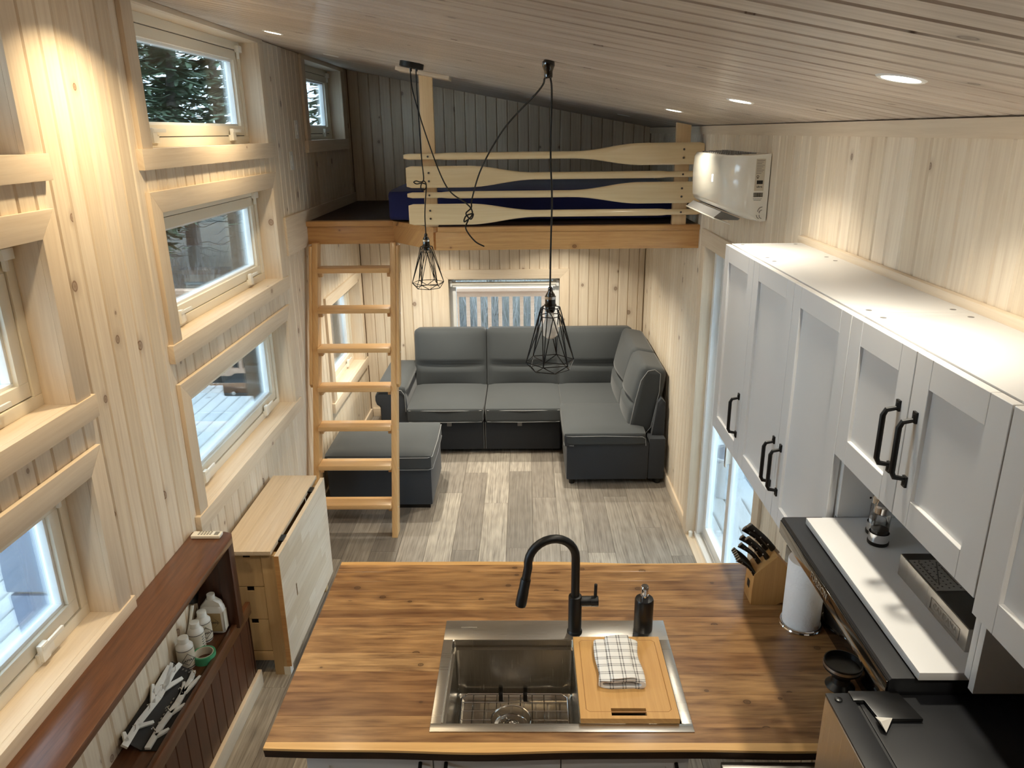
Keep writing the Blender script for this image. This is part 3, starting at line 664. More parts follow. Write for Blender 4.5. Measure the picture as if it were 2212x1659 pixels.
for k in range(3):
    za = .146+k*.191; d = MB(); ym = TY0+.026; xm = (TX0+.055+TX1-.06)/2; xa, xb = TX0+.058, TX1-.063; zt = za+.186
    d.box(xa, xm-.018, ym, ym+.018, za, zt); d.box(xm+.018, xb, ym, ym+.018, za, zt); d.box(xm-.018, xm+.018, ym, ym+.018, za, zt-.022)
    dd = d.build('drawer', 'birch_z', dt, 0, org=(xm, ym, za)); box('finger_hole', 'black_plastic', xm-.018, xm+.018, ym+.004, ym+.02, zt-.022, zt, dd)
# hanging leaf, made of glued staves
leaf_top, leaf_bot = .725, .085
yy = TY0-.03
zs = leaf_bot; rows = 9
for r_ in range(rows):
    za = leaf_bot+(leaf_top-leaf_bot)*r_/rows; zb = leaf_bot+(leaf_top-leaf_bot)*(r_+1)/rows
    y = TY0-.02
    cuts = sorted([TY0-.02, TY1-.0]+[TY0+.1+R.random()*.66 for _ in range(2)])
    for a, b in zip(cuts, cuts[1:]):
        if b-a > .02: box('leaf_stave', 'birch_y', TX1+.022, TX1+.044, a, b, za, zb, dt)
box('leaf_edge', 'fir_x', TX1+.021, TX1+.0445, TY0-.022, TY0-.018, leaf_bot, leaf_top, dt); 
for y in (TY0+.12, TY1-.2): box('hinge', 'black_metal', TX1-.002, TX1+.024, y, y+.06, TZ-.016, TZ-.008, dt)
for y in (TY0+.02, TY1-.1): box('gate_foot', 'birch_z', TX1-.012, TX1+.02, y, y+.04, 0, leaf_top-.02, dt, .002)
for y in (TY0+.03,): box('foot_cap', 'white_plastic', TX1-.013, TX1+.021, y-.011, y+.031, 0, .05, dt)

# ------------------------------------------------------------------ stained shelf unit along the left wall
su = thing('stained_wall_shelf', (-1.45, 2.0, 0), 'long low dark-stained shelf unit with beadboard front below the left windows', 'shelf')
SZ, SX = .945, -1.335
m = MB(); c_ = .05
m.prism([(XL, .3), (SX, .3), (SX, 3.07-c_), (SX-.015, 3.07-.013), (SX-c_, 3.07), (XL, 3.07)], 'z', SZ-.03, SZ); m.build('top', 'stained_y', su, .005)
box('end_panel', 'stained_z', XL, SX-.03, 3.005, 3.03, .475, SZ-.03, su, .002); box('end_post', 'stained_z', SX-.075, SX-.012, 2.995, 3.05, .475, SZ-.03, su, .003)
box('middle_shelf', 'stained_y', XL, -1.372, .3, 3.17, .45, .475, su, .002)
box('front_lip', 'stained_y', -1.386, -1.362, .3, 3.18, .43, .495, su, .004)
box('end_board', 'stained_z', XL, -1.372, 3.15, 3.17, .0, .45, su, .002)
y = .4
while y < 3.16:
    b = min(y+.088, 3.165); put('beadboard_slat', board_mesh('D', b-y-.001, .012, .345, .004, 'stained_z'), (-1.372, (y+b)/2, .2625), su); y += .088
box('baseboard', 'pine_trim_y', -1.372, -1.352, .3, 3.185, 0, .09, su, .003)
rm = thing('remote_control', (-1.45, 3.02, SZ), 'white remote control lying on the dark-stained shelf', 'remote control')
MB().box(-1.515, -1.382, 3.0, 3.045, SZ, SZ+.017).build('body', 'white_plastic', rm, .006)
box('screen', 'print_grey', -1.412, -1.392, 3.008, 3.037, SZ+.0168, SZ+.0176, rm)
for i in range(5):
    for j in range(3): box('button', 'print_grey', -1.485+i*.013, -1.477+i*.013, 3.01+j*.011, 3.016+j*.011, SZ+.0168, SZ+.0182, rm)
# things on the middle shelf
MZ = .475
def label_text(t, x, y, z, r, body='SAMAN', size=.017):
    # lettering on the side that faces into the room
    text_obj('lettering', body, size, 'print_black', t, (x+.62*r*1.01+.005, y-.78*r*1.01-.005, z), (.78, .62, 0), (0, 0, 1))
def diamond(t, x, y, z, r, s_=.026):
    d = Vector((.62, -.78, 0)); c = Vector((x, y, z))+d*(r+.002); u = Vector((.78, .62, 0)); v = Vector((0, 0, 1))
    P = [c+u*s_, c+v*s_*1.1, c-u*s_, c-v*s_*1.1]
    MB().tube(P, .0013, 5, True).build('label_outline', 'print_black', t)
def bottle(x, y, h, r, label, front):
    t = thing('stain_bottle', (x, y, MZ), label, 'bottle', 'wood stain bottles on the dark shelf')
    MB().lathe((x, y, MZ), [(r*.94, 0), (r, .004), (r, h*.68), (r*.97, h*.72), (r*.62, h*.82), (r*.56, h*.84)], 28).build('body', 'bottle_white', t)
    MB().lathe((x, y, MZ+h*.835), [(r*.60, 0), (r*.62, .002), (r*.60, h*.165), (r*.56, h*.17)], 24).build('cap', 'white_plastic', t)
    MB().lathe((x, y, MZ), [(r*1.01, h*.08), (r*1.01, h*.64)], 28, cap=False).build('label', 'label_cream', t)
    MB().lathe((x, y, MZ), [(r*1.015, h*.64), (r*1.015, h*.66)], 28, cap=False).build('label_band', 'print_black', t)
    MB().lathe((x, y, MZ), [(r*1.015, h*.05), (r*1.015, h*.08)], 28, cap=False).build('label_band', 'print_black', t)
    if front: label_text(t, x, y, MZ+h*.36, r); diamond(t, x, y, MZ+h*.36, r)
    else:
        for k in range(6): MB().box(x+.2*r-.003, x+r*1.03, y-r*.45, y+r*.1, MZ+h*(.14+k*.08), MZ+h*(.14+k*.08)+.003).build('small_print', 'print_grey', t)
bottle(-1.485, 2.735, .145, .036, 'front white stain bottle with lettered diamond label beside the green tape', True)
bottle(-1.477, 2.835, .15, .034, 'white stain bottle in the middle, showing small print', False)
bottle(-1.478, 2.915, .15, .034, 'white stain bottle next to the big jug', True)
jg = thing('stain_jug', (-1.455, 2.97, MZ), 'large white jug with tan label in the corner of the dark shelf', 'jug')
m = MB(); m.cushion((-1.452, 2.972-.0, MZ+.075), (.055, .025, .075), .018, (0, 0, 0), 6)
m.build('body', 'bottle_white', jg)
MB().prism([(-1.505, MZ+.14), (-1.40, MZ+.14), (-1.41, MZ+.165), (-1.44, MZ+.185), (-1.47, MZ+.185)], 'y', 2.952, 2.99).build('shoulder', 'bottle_white', jg, .012)
MB().lathe((-1.45, 2.97, MZ+.18), [(.018, 0), (.019, .002), (.018, .024)], 20).build('cap', 'white_plastic', jg)
box('label', 'label_tan', -1.495, -1.408, 2.9455, 2.947, MZ+.02, MZ+.115, jg); box('label', 'label_cream', -1.3965, -1.396, 2.952, 2.99, MZ+.02, MZ+.12, jg)
text_obj('lettering', 'SAMAN', .017, 'print_black', jg, (-1.452, 2.945, MZ+.066), (1, 0, 0), (0, 0, 1)); MB().tube([(-1.452-.034, 2.9448, MZ+.066), (-1.452, 2.9448, MZ+.10), (-1.452+.034, 2.9448, MZ+.066), (-1.452, 2.9448, MZ+.03)], .0012, 5, True).build('label_outline', 'print_black', jg)
br = thing('paint_brush', (-1.52, 2.9, MZ), 'white-handled paint brush leaning on the wall behind the jug', 'brush')
MB().tube([(-1.524, 2.80, MZ+.012), (-1.522, 2.88, MZ+.10), (-1.521, 2.93, MZ+.17)], [.007, .006, .008], 8).build('handle', 'white_plastic', br)
MB().obox((-1.518, 2.955, MZ+.21), (0, .5, .87), (0, .87, -.5), (1, 0, 0), .04, .03, .009).build('bristles', 'black_plastic', br, .004)
tr = thing('masking_tape', (-1.425, 2.775, MZ), 'green roll of masking tape lying on the dark shelf', 'tape')
MB().lathe((-1.425, 2.775, MZ), [(.040, 0), (.049, 0), (.049, .036), (.040, .036), (.040, 0)], 36, cap=False).build('tape_roll', 'tape_green', tr)
MB().lathe((-1.425, 2.775, MZ), [(.037, .0), (.0405, .0), (.0405, .0365), (.037, .0365), (.037, 0)], 36, cap=False).build('core', 'label_cream', tr)
cb = thing('cardboard_backing', (-1.46, 2.48, MZ), 'black cardboard sheets lying on the dark shelf under the branch hooks', 'cardboard')
m = MB(); m._add([(-1.527, 2.25, .535), (-1.455, 2.25, .480), (-1.440, 2.692, .480), (-1.527, 2.692, .53), (-1.527, 2.25, .532), (-1.455, 2.25, .477), (-1.440, 2.692, .477), (-1.527, 2.692, .527)], [(0, 1, 2, 3), (7, 6, 5, 4), (0, 4, 5, 1), (1, 5, 6, 2), (2, 6, 7, 3), (3, 7, 4, 0)]); m.build('sheet', 'cardboard_black', cb)
MB().box(-1.462, -1.392, 2.25, 2.66, MZ, MZ+.004).build('sheet', 'cardboard_black', cb)
for k in range(6): box('print_stroke', 'print_grey', -1.512+k*.012, -1.506+k*.012, 2.665, 2.675, .5275-k*.0072, .5285-k*.0072, cb)
for k in range(7): box('print_stroke', 'print_light', -1.452, -1.447, 2.38+k*.022, 2.39+k*.022, .4852, .4862, cb)
def branch_rack(base, spurs, label, org, ex, ey, ez):
    t = thing('branch_coat_rack', org, label, 'coat rack', 'white branch coat racks on the dark shelf'); o = Vector(org); ex, ey, ez = Vector(ex).normalized(), Vector(ey).normalized(), Vector(ez).normalized()
    def P(a, b, c): return o+ex*a+ey*b+ez*c
    def bar(a0, b0, a1, b1, w0, w1):
        d = Vector((a1-a0, b1-b0)).normalized(); n_ = Vector((-d.y, d.x)); q = [(a0+n_.x*w0, b0+n_.y*w0), (a1+n_.x*w1, b1+n_.y*w1), (a1-n_.x*w1, b1-n_.y*w1), (a0-n_.x*w0, b0-n_.y*w0)]
        m._add([P(x, y, 0) for x, y in q]+[P(x, y, .012) for x, y in q], [(3, 2, 1, 0), (4, 5, 6, 7)]+[(i, (i+1) % 4, 4+(i+1) % 4, 4+i) for i in range(4)])
    m = MB(); pts = base
    for (a0, b0, w0), (a1, b1, w1) in zip(pts, pts[1:]): bar(a0, b0, a1, b1, w0, w1)
    m.build('branch', 'paint_white', t, .0015)
    for s_ in spurs:
        m = MB(); bar(*s_); m.build('twig', 'paint_white', t, .0015)
    for k in range(4):
        a = .07+k*.11; MB().tube([P(a, .002, .012), P(a, .004, .026), P(a+.006, .012, .036), P(a+.002, .018, .03)], .0022, 6).build('hook', 'chrome', t)
dirv = Vector((.0, 1, 0)); nv = Vector((.6, 0, .8))
branch_rack([(0, 0, .013), (.12, .005, .012), (.26, -.004, .012), (.40, .006, .012), (.46, .0, .010)],
            [(.02, .0, .05, .032, .010, .006), (.10, 0, .15, -.04, .009, .006), (.22, 0, .30, .045, .010, .006), (.30, .0, .40, -.04, .012, .007), (.33, 0, .44, .032, .012, .007), (.26, .02, .42, .03, .012, .012)],
            'white branch-shaped coat rack leaning against the wall on the dark shelf', (-1.497, 2.215, .525), (0.02, 1, 0), (-.80, 0, .6), (.6, 0, .8))
branch_rack([(0, 0, .011), (.12, .006, .012), (.24, .0, .012), (.38, .010, .010), (.43, .02, .008)],
            [(.06, 0, .10, -.035, .009, .006), (.18, 0, .235, -.035, .009, .006), (.30, 0, .40, -.022, .010, .006), (.28, .0, .36, .03, .009, .006)],
            'white branch-shaped coat rack lying nearer the front lip of the dark shelf', (-1.43, 2.25, .4815), (.04, 1, 0), (-1, .04, 0), (0, 0, 1))

# ------------------------------------------------------------------ peninsula: base cabinets, worktop, sink
ZT = .91
for k, (a, b, w_) in enumerate(((-.693, -.296, 'left'), (-.296, .101, 'middle'), (.101, .497, 'right'))):
    t = thing('base_cabinet', ((a+b)/2, 2.2, 0), 'white base cabinet under the wooden worktop, %s of three' % ('leftmost' if k == 0 else 'middle' if k == 1 else 'rightmost'), 'cabinet', 'white base cabinets of the peninsula')
    # carcass panels (open top under the sink)
    p = .016
    m = MB(); m.box(a+.001, a+p, 1.90, 2.45, .1, .868 if k == 0 else .64); m.box(b-p, b-.001, 1.90, 2.45, .1, .868 if k == 2 else .64); m.box(a+p, b-p, 2.434, 2.45, .1, .868); m.box(a+p, b-p, 1.9, 2.434, .1, .116); m.build('carcass', 'lacquer', t)
    MB().box(a+.02, b-.02, 1.94, 2.44, 0, .1).build('plinth', 'lacquer_in', t)
    d = MB(); s_ = .07; y0, y1 = 1.865, 1.885
    d.box(a+.002, b-.002, y0+.006, y1, .105, .866); d.box(a+.002, b-.002, y0, y0+.006, .105, .105+s_); d.box(a+.002, b-.002, y0, y0+.006, .866-s_, .866); d.box(a+.002, a+s_, y0, y0+.006, .105+s_, .866-s_); d.box(b-s_, b-.002, y0, y0+.006, .105+s_, .866-s_)
    dd = d.build('door', 'lacquer', t); xh = b-.04 if k != 1 else a+.04
    MB().tube([(xh, y0, .66), (xh, y0-.03, .67), (xh, y0-.03, .80), (xh, y0, .81)], .006, 8).build('handle', 'black_metal', dd)
wt = thing('worktop', (.15, 2.33, ZT-.04), 'live-edge wooden worktop of glued staves around the kitchen sink', 'worktop')
WX0, WX1 = -.802, XR-.002
SK = (-.306, .512, 1.882, 2.443)    # sink flange
hole = (-.285, .49, 1.905, 2.42)
ys = [1.842, 1.905, 1.953, 2.06, 2.162, 2.26, 2.361, 2.42, 2.468, 2.515, 2.58, 2.644, 2.715, 2.785, 2.838]
for a, b in zip(ys, ys[1:]):
    spans = [(WX0, WX1)] if (b <= hole[2]+.001 or a >= hole[3]-.001) else [(WX0, hole[0]), (hole[1], WX1)]
    for xa, xb in spans:
        put('stave', board_mesh('K', b-a, .04, xb-xa, .0006, 'counter_wood'), ((xa+xb)/2, (a+b)/2, ZT), wt)
def live_edge(name, mat, ybase, amp, sgn, zt, zb, seed, slope=0., wd=.02):
    r = random.Random(seed); N = 60; ph = [r.random()*6 for _ in range(4)]
    m = MB(); vs = []
    for i in range(N+1):
        x = WX0+(WX1-WX0)*i/N; f = sum(math.sin(x*k_+p_)/k_ for k_, p_ in zip((2.1, 4.3, 7.7, 13.), ph))*amp
        yo = ybase+sgn*(wd+f); vs += [(x, ybase, zt), (x, yo, zt), (x, yo+sgn*slope, zb), (x, ybase, zb)]
    fs = [(i*4+q, i*4+(q+1) % 4, (i+1)*4+(q+1) % 4, (i+1)*4+q) for i in range(N) for q in range(4)]+[(0, 1, 2, 3), (N*4+3, N*4+2, N*4+1, N*4)]
    m._add(vs, fs); m.build(name, mat, wt, org=((WX0+WX1)/2, ybase, zt), smooth=60)
box('worktop_upstand', 'black_gloss', XR-.018, XR-.001, 1.86, 2.85, ZT+.0005, ZT+.088, bevel=.002, label='low black upstand strip along the wall behind the paper towel roll', cat='upstand')
live_edge('live_edge', 'sapwood', 1.842, .018, -1, ZT, ZT-.008, 3, .0, .027)
live_edge('bark_edge', 'bark_edge', 1.842, .018, -1, ZT-.008, ZT-.04, 3, -.007, .027)
live_edge('live_edge', 'sapwood', 2.838, .016, 1, ZT, ZT-.036, 9, -.006, .018)
# sink
sk = thing('kitchen_sink', (.1, 2.16, ZT-.25), 'stainless steel top-mount sink with deep bowl set into the wooden worktop', 'sink')
BX0, BX1, BY0, BY1 = -.272, .166, 1.916, 2.328; DX1 = .478
z0, z1 = ZT+.0005, ZT+.004
m = MB(); m.box(SK[0], SK[1], SK[2], BY0, z0, z1); m.box(SK[0], SK[1], BY1, SK[3], z0, z1); m.box(SK[0], BX0, BY0, BY1, z0, z1); m.box(DX1, SK[1], BY0, BY1, z0, z1)
m.build('flange', 'steel', sk, .002)
m = MB(); zb = ZT-.235; e = .02
# bowl: open-top shell with a ledge step
def shell(loops, mat, name, close=True):
    m = MB(); vs = []; fs = []
    for (x0, x1, y0, y1, z, r) in loops:
        for cx, cy, a0 in ((x1-r, y1-r, 0), (x0+r, y1-r, 90), (x0+r, y0+r, 180), (x1-r, y0+r, 270)):
            for q in range(5): t_ = math.radians(a0+q*22.5); vs.append((cx+r*math.cos(t_), cy+r*math.sin(t_), z))
    n = 20
    for i in range(len(loops)-1): fs += [(i*n+q, i*n+(q+1) % n, (i+1)*n+(q+1) % n, (i+1)*n+q) for q in range(n)]
    if close: fs.append(tuple((len(loops)-1)*n+q for q in range(n)))
    m._add(vs, fs); return m.build(name, mat, sk, smooth=40)
shell([(BX0-.004, BX1+.002, BY0-.004, BY1+.004, ZT+.004, .014), (BX0, BX1, BY0, BY1, ZT+.001, .012), (BX0, BX1, BY0, BY1, ZT-.028, .012), (BX0+.01, BX1-.002, BY0+.01, BY1-.014, ZT-.030, .012), (BX0+.012, BX1-.004, BY0+.012, BY1-.018, zb+.015, .014), (BX0+.03, BX1-.02, BY0+.03, BY1-.035, zb, .012)], 'steel_bowl', 'bowl')
shell([(BX1+.002, DX1+.003, BY0-.004, BY1+.004, ZT+.003, .012), (BX1+.008, DX1-.002, BY0+.001, BY1-.001, ZT-.02, .012), (BX1+.010, DX1-.012, BY0+.01, BY1-.01, ZT-.20, .012)], 'steel_bowl', 'deepened_drainboard')  # drainboard, sunk extra deep so the cutting board slot stays dark
dc = (-.06, 2.165, zb)
MB().lathe(dc, [(.062, .001), (.060, .003), (.048, .001), (.044, -.006), (.020, -.010)], 32, cap=False).build('drain', 'chrome', sk)
MB().lathe(dc, [(.030, -.006), (.030, .003), (.022, .008), (.008, .010), (.008, .018), (.002, .020)], 24).build('strainer', 'chrome', sk)
m = MB(); zg = zb+.028; gx0, gx1, gy0, gy1 = BX0+.03, BX1-.022, BY0+.03, BY1-.036
loop = [(gx0, gy0+.02), (gx0, gy1-.02), (gx0+.02, gy1), (gx1-.02, gy1), (gx1, gy1-.02), (gx1, gy0+.02), (gx1-.02, gy0), (gx0+.02, gy0)]
gr = thing('sink_grid', (-.05, 2.1, zb), 'stainless wire grid standing in the bottom of the sink', 'sink grid')
MB().tube([(x, y, zg) for x, y in loop], .0035, 6, True).build('rim_wire', 'chrome', gr)
MB().tube([(dc[0]+.07*math.cos(q*PI/10), dc[1]+.07*math.sin(q*PI/10), zg) for q in range(20)], .003, 6, True).build('ring_wire', 'chrome', gr)
for k in range(1, 9):
    x = gx0+(gx1-gx0)*k/9
    seg = [(gy0, gy1)] if abs(x-dc[0]) > .07 else [(gy0, dc[1]-math.sqrt(.0049-(x-dc[0])**2)), (dc[1]+math.sqrt(.0049-(x-dc[0])**2), gy1)]
    for a, b in seg: MB().tube([(x, a, zg), (x, b, zg)], .0022, 6).build('wire', 'chrome', gr)
for k in range(1, 8):
    y = gy0+(gy1-gy0)*k/8
    seg = [(gx0, gx1)] if abs(y-dc[1]) > .07 else [(gx0, dc[0]-math.sqrt(.0049-(y-dc[1])**2)), (dc[0]+math.sqrt(.0049-(y-dc[1])**2), gx1)]
    for a, b in seg: MB().tube([(a, y, zg), (b, y, zg)], .0022, 6).build('wire', 'chrome', gr)
for x, y in ((gx0+.03, gy0), (gx1-.03, gy0), (-.10, gy1), (-.01, gy1)): MB().box(x-.008, x+.008, y-.006, y+.006, zb+.001, zg+.005).build('rubber_foot', 'black_plastic', gr, .002)
for k in range(8): box('maker_mark', 'print_light', -.247+k*.0075, -.2415+k*.0075, 2.398, 2.403, ZT+.0040, ZT+.0044, sk)
# cutting board
cbx = thing('cutting_board', (.318, 2.11, ZT), 'bamboo cutting board with handle slot resting over the right side of the sink', 'cutting board')
X0, X1, Y0, Y1, Z0, Z1 = .164, .472, 1.915, 2.318, ZT+.005, ZT+.024
m = MB(); sx0, sx1, sy0, sy1 = .262, .372, 1.928, 1.960
m.box(X0, X1, sy1, Y1, Z0, Z1); m.box(X0, X1, Y0, sy0, Z0, Z1); m.box(X0, sx0, sy0, sy1, Z0, Z1); m.box(sx1, X1, sy0, sy1, Z0, Z1)
bmesh.ops.remove_doubles(m.bm, verts=m.bm.verts[:], dist=1e-5)
m.build('board', 'board_bamboo', cbx, .0)
MB().tube([(X0+.02, Y1-.03, Z1-.0018), (X0+.03, Y1-.02, Z1-.0018), (X1-.03, Y1-.02, Z1-.0018), (X1-.02, Y1-.03, Z1-.0018), (X1-.02, Y0+.04, Z1-.0018), (X1-.03, Y0+.03, Z1-.0018), (X0+.03, Y0+.03, Z1-.0018), (X0+.02, Y0+.04, Z1-.0018)], .0025, 6, True).build('juice_groove', plain('groove_wood', (160, 112, 58), .5), cbx)
# folded towel
tw = thing('dish_towel', (.31, 2.15, Z1), 'folded white checked dish towel lying on the cutting board', 'towel')
def flatroll(name, cx, cy, wx, wy, z0, th, n, parent):
    """towel folded over into a flat roll open at the near end"""
    m = MB(); N = 28; pr_ = []
    for i in range(N):
        a = 2*PI*i/N; ca, sa = math.cos(a), math.sin(a); pr_.append((wx/2*math.copysign(abs(ca)**.45, ca), th/2*math.copysign(abs(sa)**.75, sa)))
    rings = []; M_ = 10
    for j in range(M_+1):
        y = cy-wy/2+wy*j/M_; k_ = 1-.04*math.sin(PI*j/M_); rings.append([(cx+p[0]*k_+.004*math.sin(j*.7+n), y+.003*math.sin(p[0]*60), z0+th/2+p[1]*(1+.1*math.sin(j*1.3+p[0]*40))) for p in pr_])
    for j in range(M_+1): pass
    vs = [p for r in rings for p in r]; fs = [(j*N+i, j*N+(i+1) % N, (j+1)*N+(i+1) % N, (j+1)*N+i) for j in range(M_) for i in range(N)]
    inner = [[(cx+(p[0]-cx)*.82, p[1]+.0, z0+th/2+(p[2]-z0-th/2)*.55) for p in r] for r in (rings[0],)]
    # rolled open end: step in, go inward
    b0 = len(vs); vs += inner[0]; vs += [(p[0], p[1]+.03, p[2]) for p in inner[0]]
    fs += [(i, b0+i, b0+(i+1) % N, (i+1) % N) for i in range(N)]+[(b0+i, b0+N+i, b0+N+(i+1) % N, b0+(i+1) % N) for i in range(N)]+[tuple(b0+N+i for i in range(N))]
    fs.append(tuple(M_*N+i for i in range(N)))
    m._add(vs, fs); return m.build(name, 'towel_check', parent, smooth=60)
flatroll('folded_layer', .308, 2.155, .155, .215, Z1, .034, 0, tw)
flatroll('top_fold', .312, 2.160, .085, .222, Z1+.030, .012, 2, tw)
# faucet
fc = thing('kitchen_faucet', (.174, 2.372, ZT), 'matte black pull-down gooseneck faucet behind the sink', 'faucet')
fx, fy = .174, 2.375; zq = ZT+.004
MB().lathe((fx, fy, zq), [(.028, 0), (.028, .006), (.026, .01), (.0245, .012), (.0245, .15), (.0235, .154), (.019, .156)], 32).build('body', 'black_metal', fc)
dx, dy = -.97, -.24; pts = []; zs = zq+.15; zr = ZT+.315; rad = .088
pts = [(fx, fy, zs), (fx, fy, zs+.06), (fx, fy, zr)]
for k in range(1, 15):
    a = PI*k/14*1.04; d = rad*(1-math.cos(a)); pts.append((fx+dx*d, fy+dy*d, zr+rad*math.sin(a)))
last = pts[-1]; dirx = (Vector(pts[-1])-Vector(pts[-2])).normalized()
end = Vector(last)+dirx*.05+Vector((dx*.01, dy*.01, 0)); pts.append(tuple(end))
MB().tube(pts, .0155, 16).build('gooseneck', 'black_metal', fc)
hd = (end-Vector(last)).normalized()
MB().lathe(end-hd*.004, [(.0175, 0), (.0185, .003), (.0185, .045), (.0195, .05), (.0205, .10), (.019, .108), (.013, .109)], 24, hd).build('spray_head', 'black_metal', fc)
MB().lathe((fx+.02, fy, ZT+.135), [(.019, 0), (.019, .035), (.0185, .036), (.0185, .038), (.0195, .039), (.0195, .062), (.018, .064)], 24, (1, 0, 0)).build('valve', 'black_metal', fc)
MB().tube([(fx+.073, fy, ZT+.145), (fx+.074, fy, ZT+.205)], .006, 10).build('lever', 'black_metal', fc)
# soap dispenser
sd = thing('soap_dispenser', (.428, 2.39, ZT), 'black cylindrical soap dispenser with chrome pump on the sink rim', 'soap dispenser')
c0 = (.428, 2.392, ZT+.004)
MB().lathe(c0, [(.033, 0), (.0345, .003), (.0345, .125), (.032, .131), (.016, .133)], 32).build('bottle', 'black_plastic', sd)
MB().lathe(c0, [(.014, .132), (.0145, .146), (.010, .148), (.010, .152), (.0145, .153), (.0145, .18), (.0125, .184)], 24).build('pump', 'chrome', sd)
MB().tube([(.428, 2.392, ZT+.176), (.424, 2.36, ZT+.176), (.422, 2.345, ZT+.17)], [.006, .005, .004], 10).build('spout', 'chrome', sd)

# ------------------------------------------------------------------ upper cabinets on the right wall
DX = .797
def shaker(t, ya, yb, za, zb, x=DX, s_=.062):
    m = MB(); g = .0015; ya += g; yb -= g; xb = x+.019
    m.box(x+.009, xb, ya+s_-.002, yb-s_+.002, za+s_-.002, zb-s_+.002)
    m.box(x, xb, ya, ya+s_, za, zb); m.box(x, xb, yb-s_, yb, za, zb); m.box(x, xb, ya+s_, yb-s_, za, za+s_); m.box(x, xb, ya+s_, yb-s_, zb-s_, zb)
    return m.build('door', 'lacquer', t, .0012, 1)
def bow_handle(parent, y, z0, z1, x=DX):
    m = MB(); pts = [(x-.003, y, z0-.012), (x-.005, y, z0), (x-.026, y, z0+.004), (x-.032, y, z0+.016), (x-.032, y, z1-.016), (x-.026, y, z1-.004), (x-.005, y, z1), (x-.003, y, z1+.012)]
    m.tube(pts, [.0045, .0055, .006, .0065, .0065, .006, .0055, .0045], 8)
    m.box(x-.005, x, y-.0075, y+.0075, z0-.018, z0+.006); m.box(x-.005, x, y-.0075, y+.0075, z1-.006, z1+.018)
    m.build('handle', 'black_metal', parent, .0)
def carcass(t, ya, yb, za, zb, x0=.82, niche=None):
    p = .016; top = zb
    box('side_panel', 'lacquer', x0, XR-.001, ya, ya+p, za, top, t, .0008); box('side_panel', 'lacquer', x0, XR-.001, yb-p, yb, za, top, t, .0008)
    box('top_panel', 'lacquer', x0, XR-.001, ya+p, yb-p, top-p, top, t, .0008); box('back_panel', 'lacquer_in', XR-.012, XR-.002, ya+p, yb-p, za, top-p, t)
    return t
UZ = 2.238
c1 = thing('wall_cabinet', (.95, 2.85, 1.468), 'narrow single-door white wall cabinet nearest the glass door', 'cabinet', 'white upper cabinets'); carcass(c1, 2.648, 3.045, 1.468, UZ)
box('bottom_panel', 'lacquer', .82, XR-.012, 2.664, 3.029, 1.468, 1.484, c1); d = shaker(c1, 2.648, 3.045, 1.468, UZ-.002); bow_handle(d, 2.688, 1.575, 1.715)
c2 = thing('wall_cabinet', (.95, 2.23, 1.468), 'tall double-door white wall cabinet above the knife block', 'cabinet', 'white upper cabinets'); carcass(c2, 1.82, 2.648, 1.468, UZ)
box('bottom_panel', 'lacquer', .82, XR-.012, 1.836, 2.632, 1.468, 1.484, c2)
d = shaker(c2, 2.234, 2.648, 1.468, UZ-.002); bow_handle(d, 2.268, 1.575, 1.715); d = shaker(c2, 1.82, 2.234, 1.468, UZ-.002); bow_handle(d, 2.20, 1.575, 1.715)
c3 = thing('wall_cabinet', (.95, 1.5, 1.69), 'short double-door white wall cabinet above the open spice niche', 'cabinet', 'white upper cabinets'); carcass(c3, 1.178, 1.82, 1.692, UZ)
box('bottom_panel', 'lacquer', .82, XR-.012, 1.194, 1.804, 1.872, 1.888, c3)
d = shaker(c3, 1.497, 1.82, 1.868, UZ-.002); bow_handle(d, 1.535, 1.968, 2.1); d = shaker(c3, 1.178, 1.497, 1.868, UZ-.002); bow_handle(d, 1.462, 1.968, 2.1)
c4 = thing('wall_cabinet', (.95, .85, 1.69), 'white wall cabinet above the fridge at the right edge', 'cabinet', 'white upper cabinets'); carcass(c4, .5, 1.177, 1.675, UZ)
box('bottom_panel', 'lacquer', .82, XR-.012, .516, 1.161, 1.845, 1.861, c4); d = shaker(c4, .84, 1.177, 1.84, UZ-.002); d2 = shaker(c4, .5, .84, 1.84, UZ-.002); bow_handle(d, .88, 1.96, 2.09); bow_handle(d2, .80, 1.96, 2.09)
for t, ya, yb in ((c1, 2.69, 3.01), (c2, 1.86, 2.61), (c3, 1.22, 1.78)):
    for y in (ya, yb):
        for x in (.853, 1.06): MB().lathe((x, y, UZ-.0005), [(.0075, 0), (.0075, .001)], 12).build('cam_cover', 'ac_grey', t)
for y, z in ((1.8035, 1.75), (1.8035, 1.79), (1.8035, 1.83)): MB().lathe((.90, y, z), [(.003, 0), (.003, -.001)], 10, (0, 1, 0)).build('shelf_pin_hole', 'black_plastic', c3)
ws = box('niche_shelf', 'lacquer', .738, XR-.014, 1.196, 1.802, 1.676, 1.693, bevel=.001, label='thick white shelf board of the spice niche, jutting out over the range hood', cat='shelf')
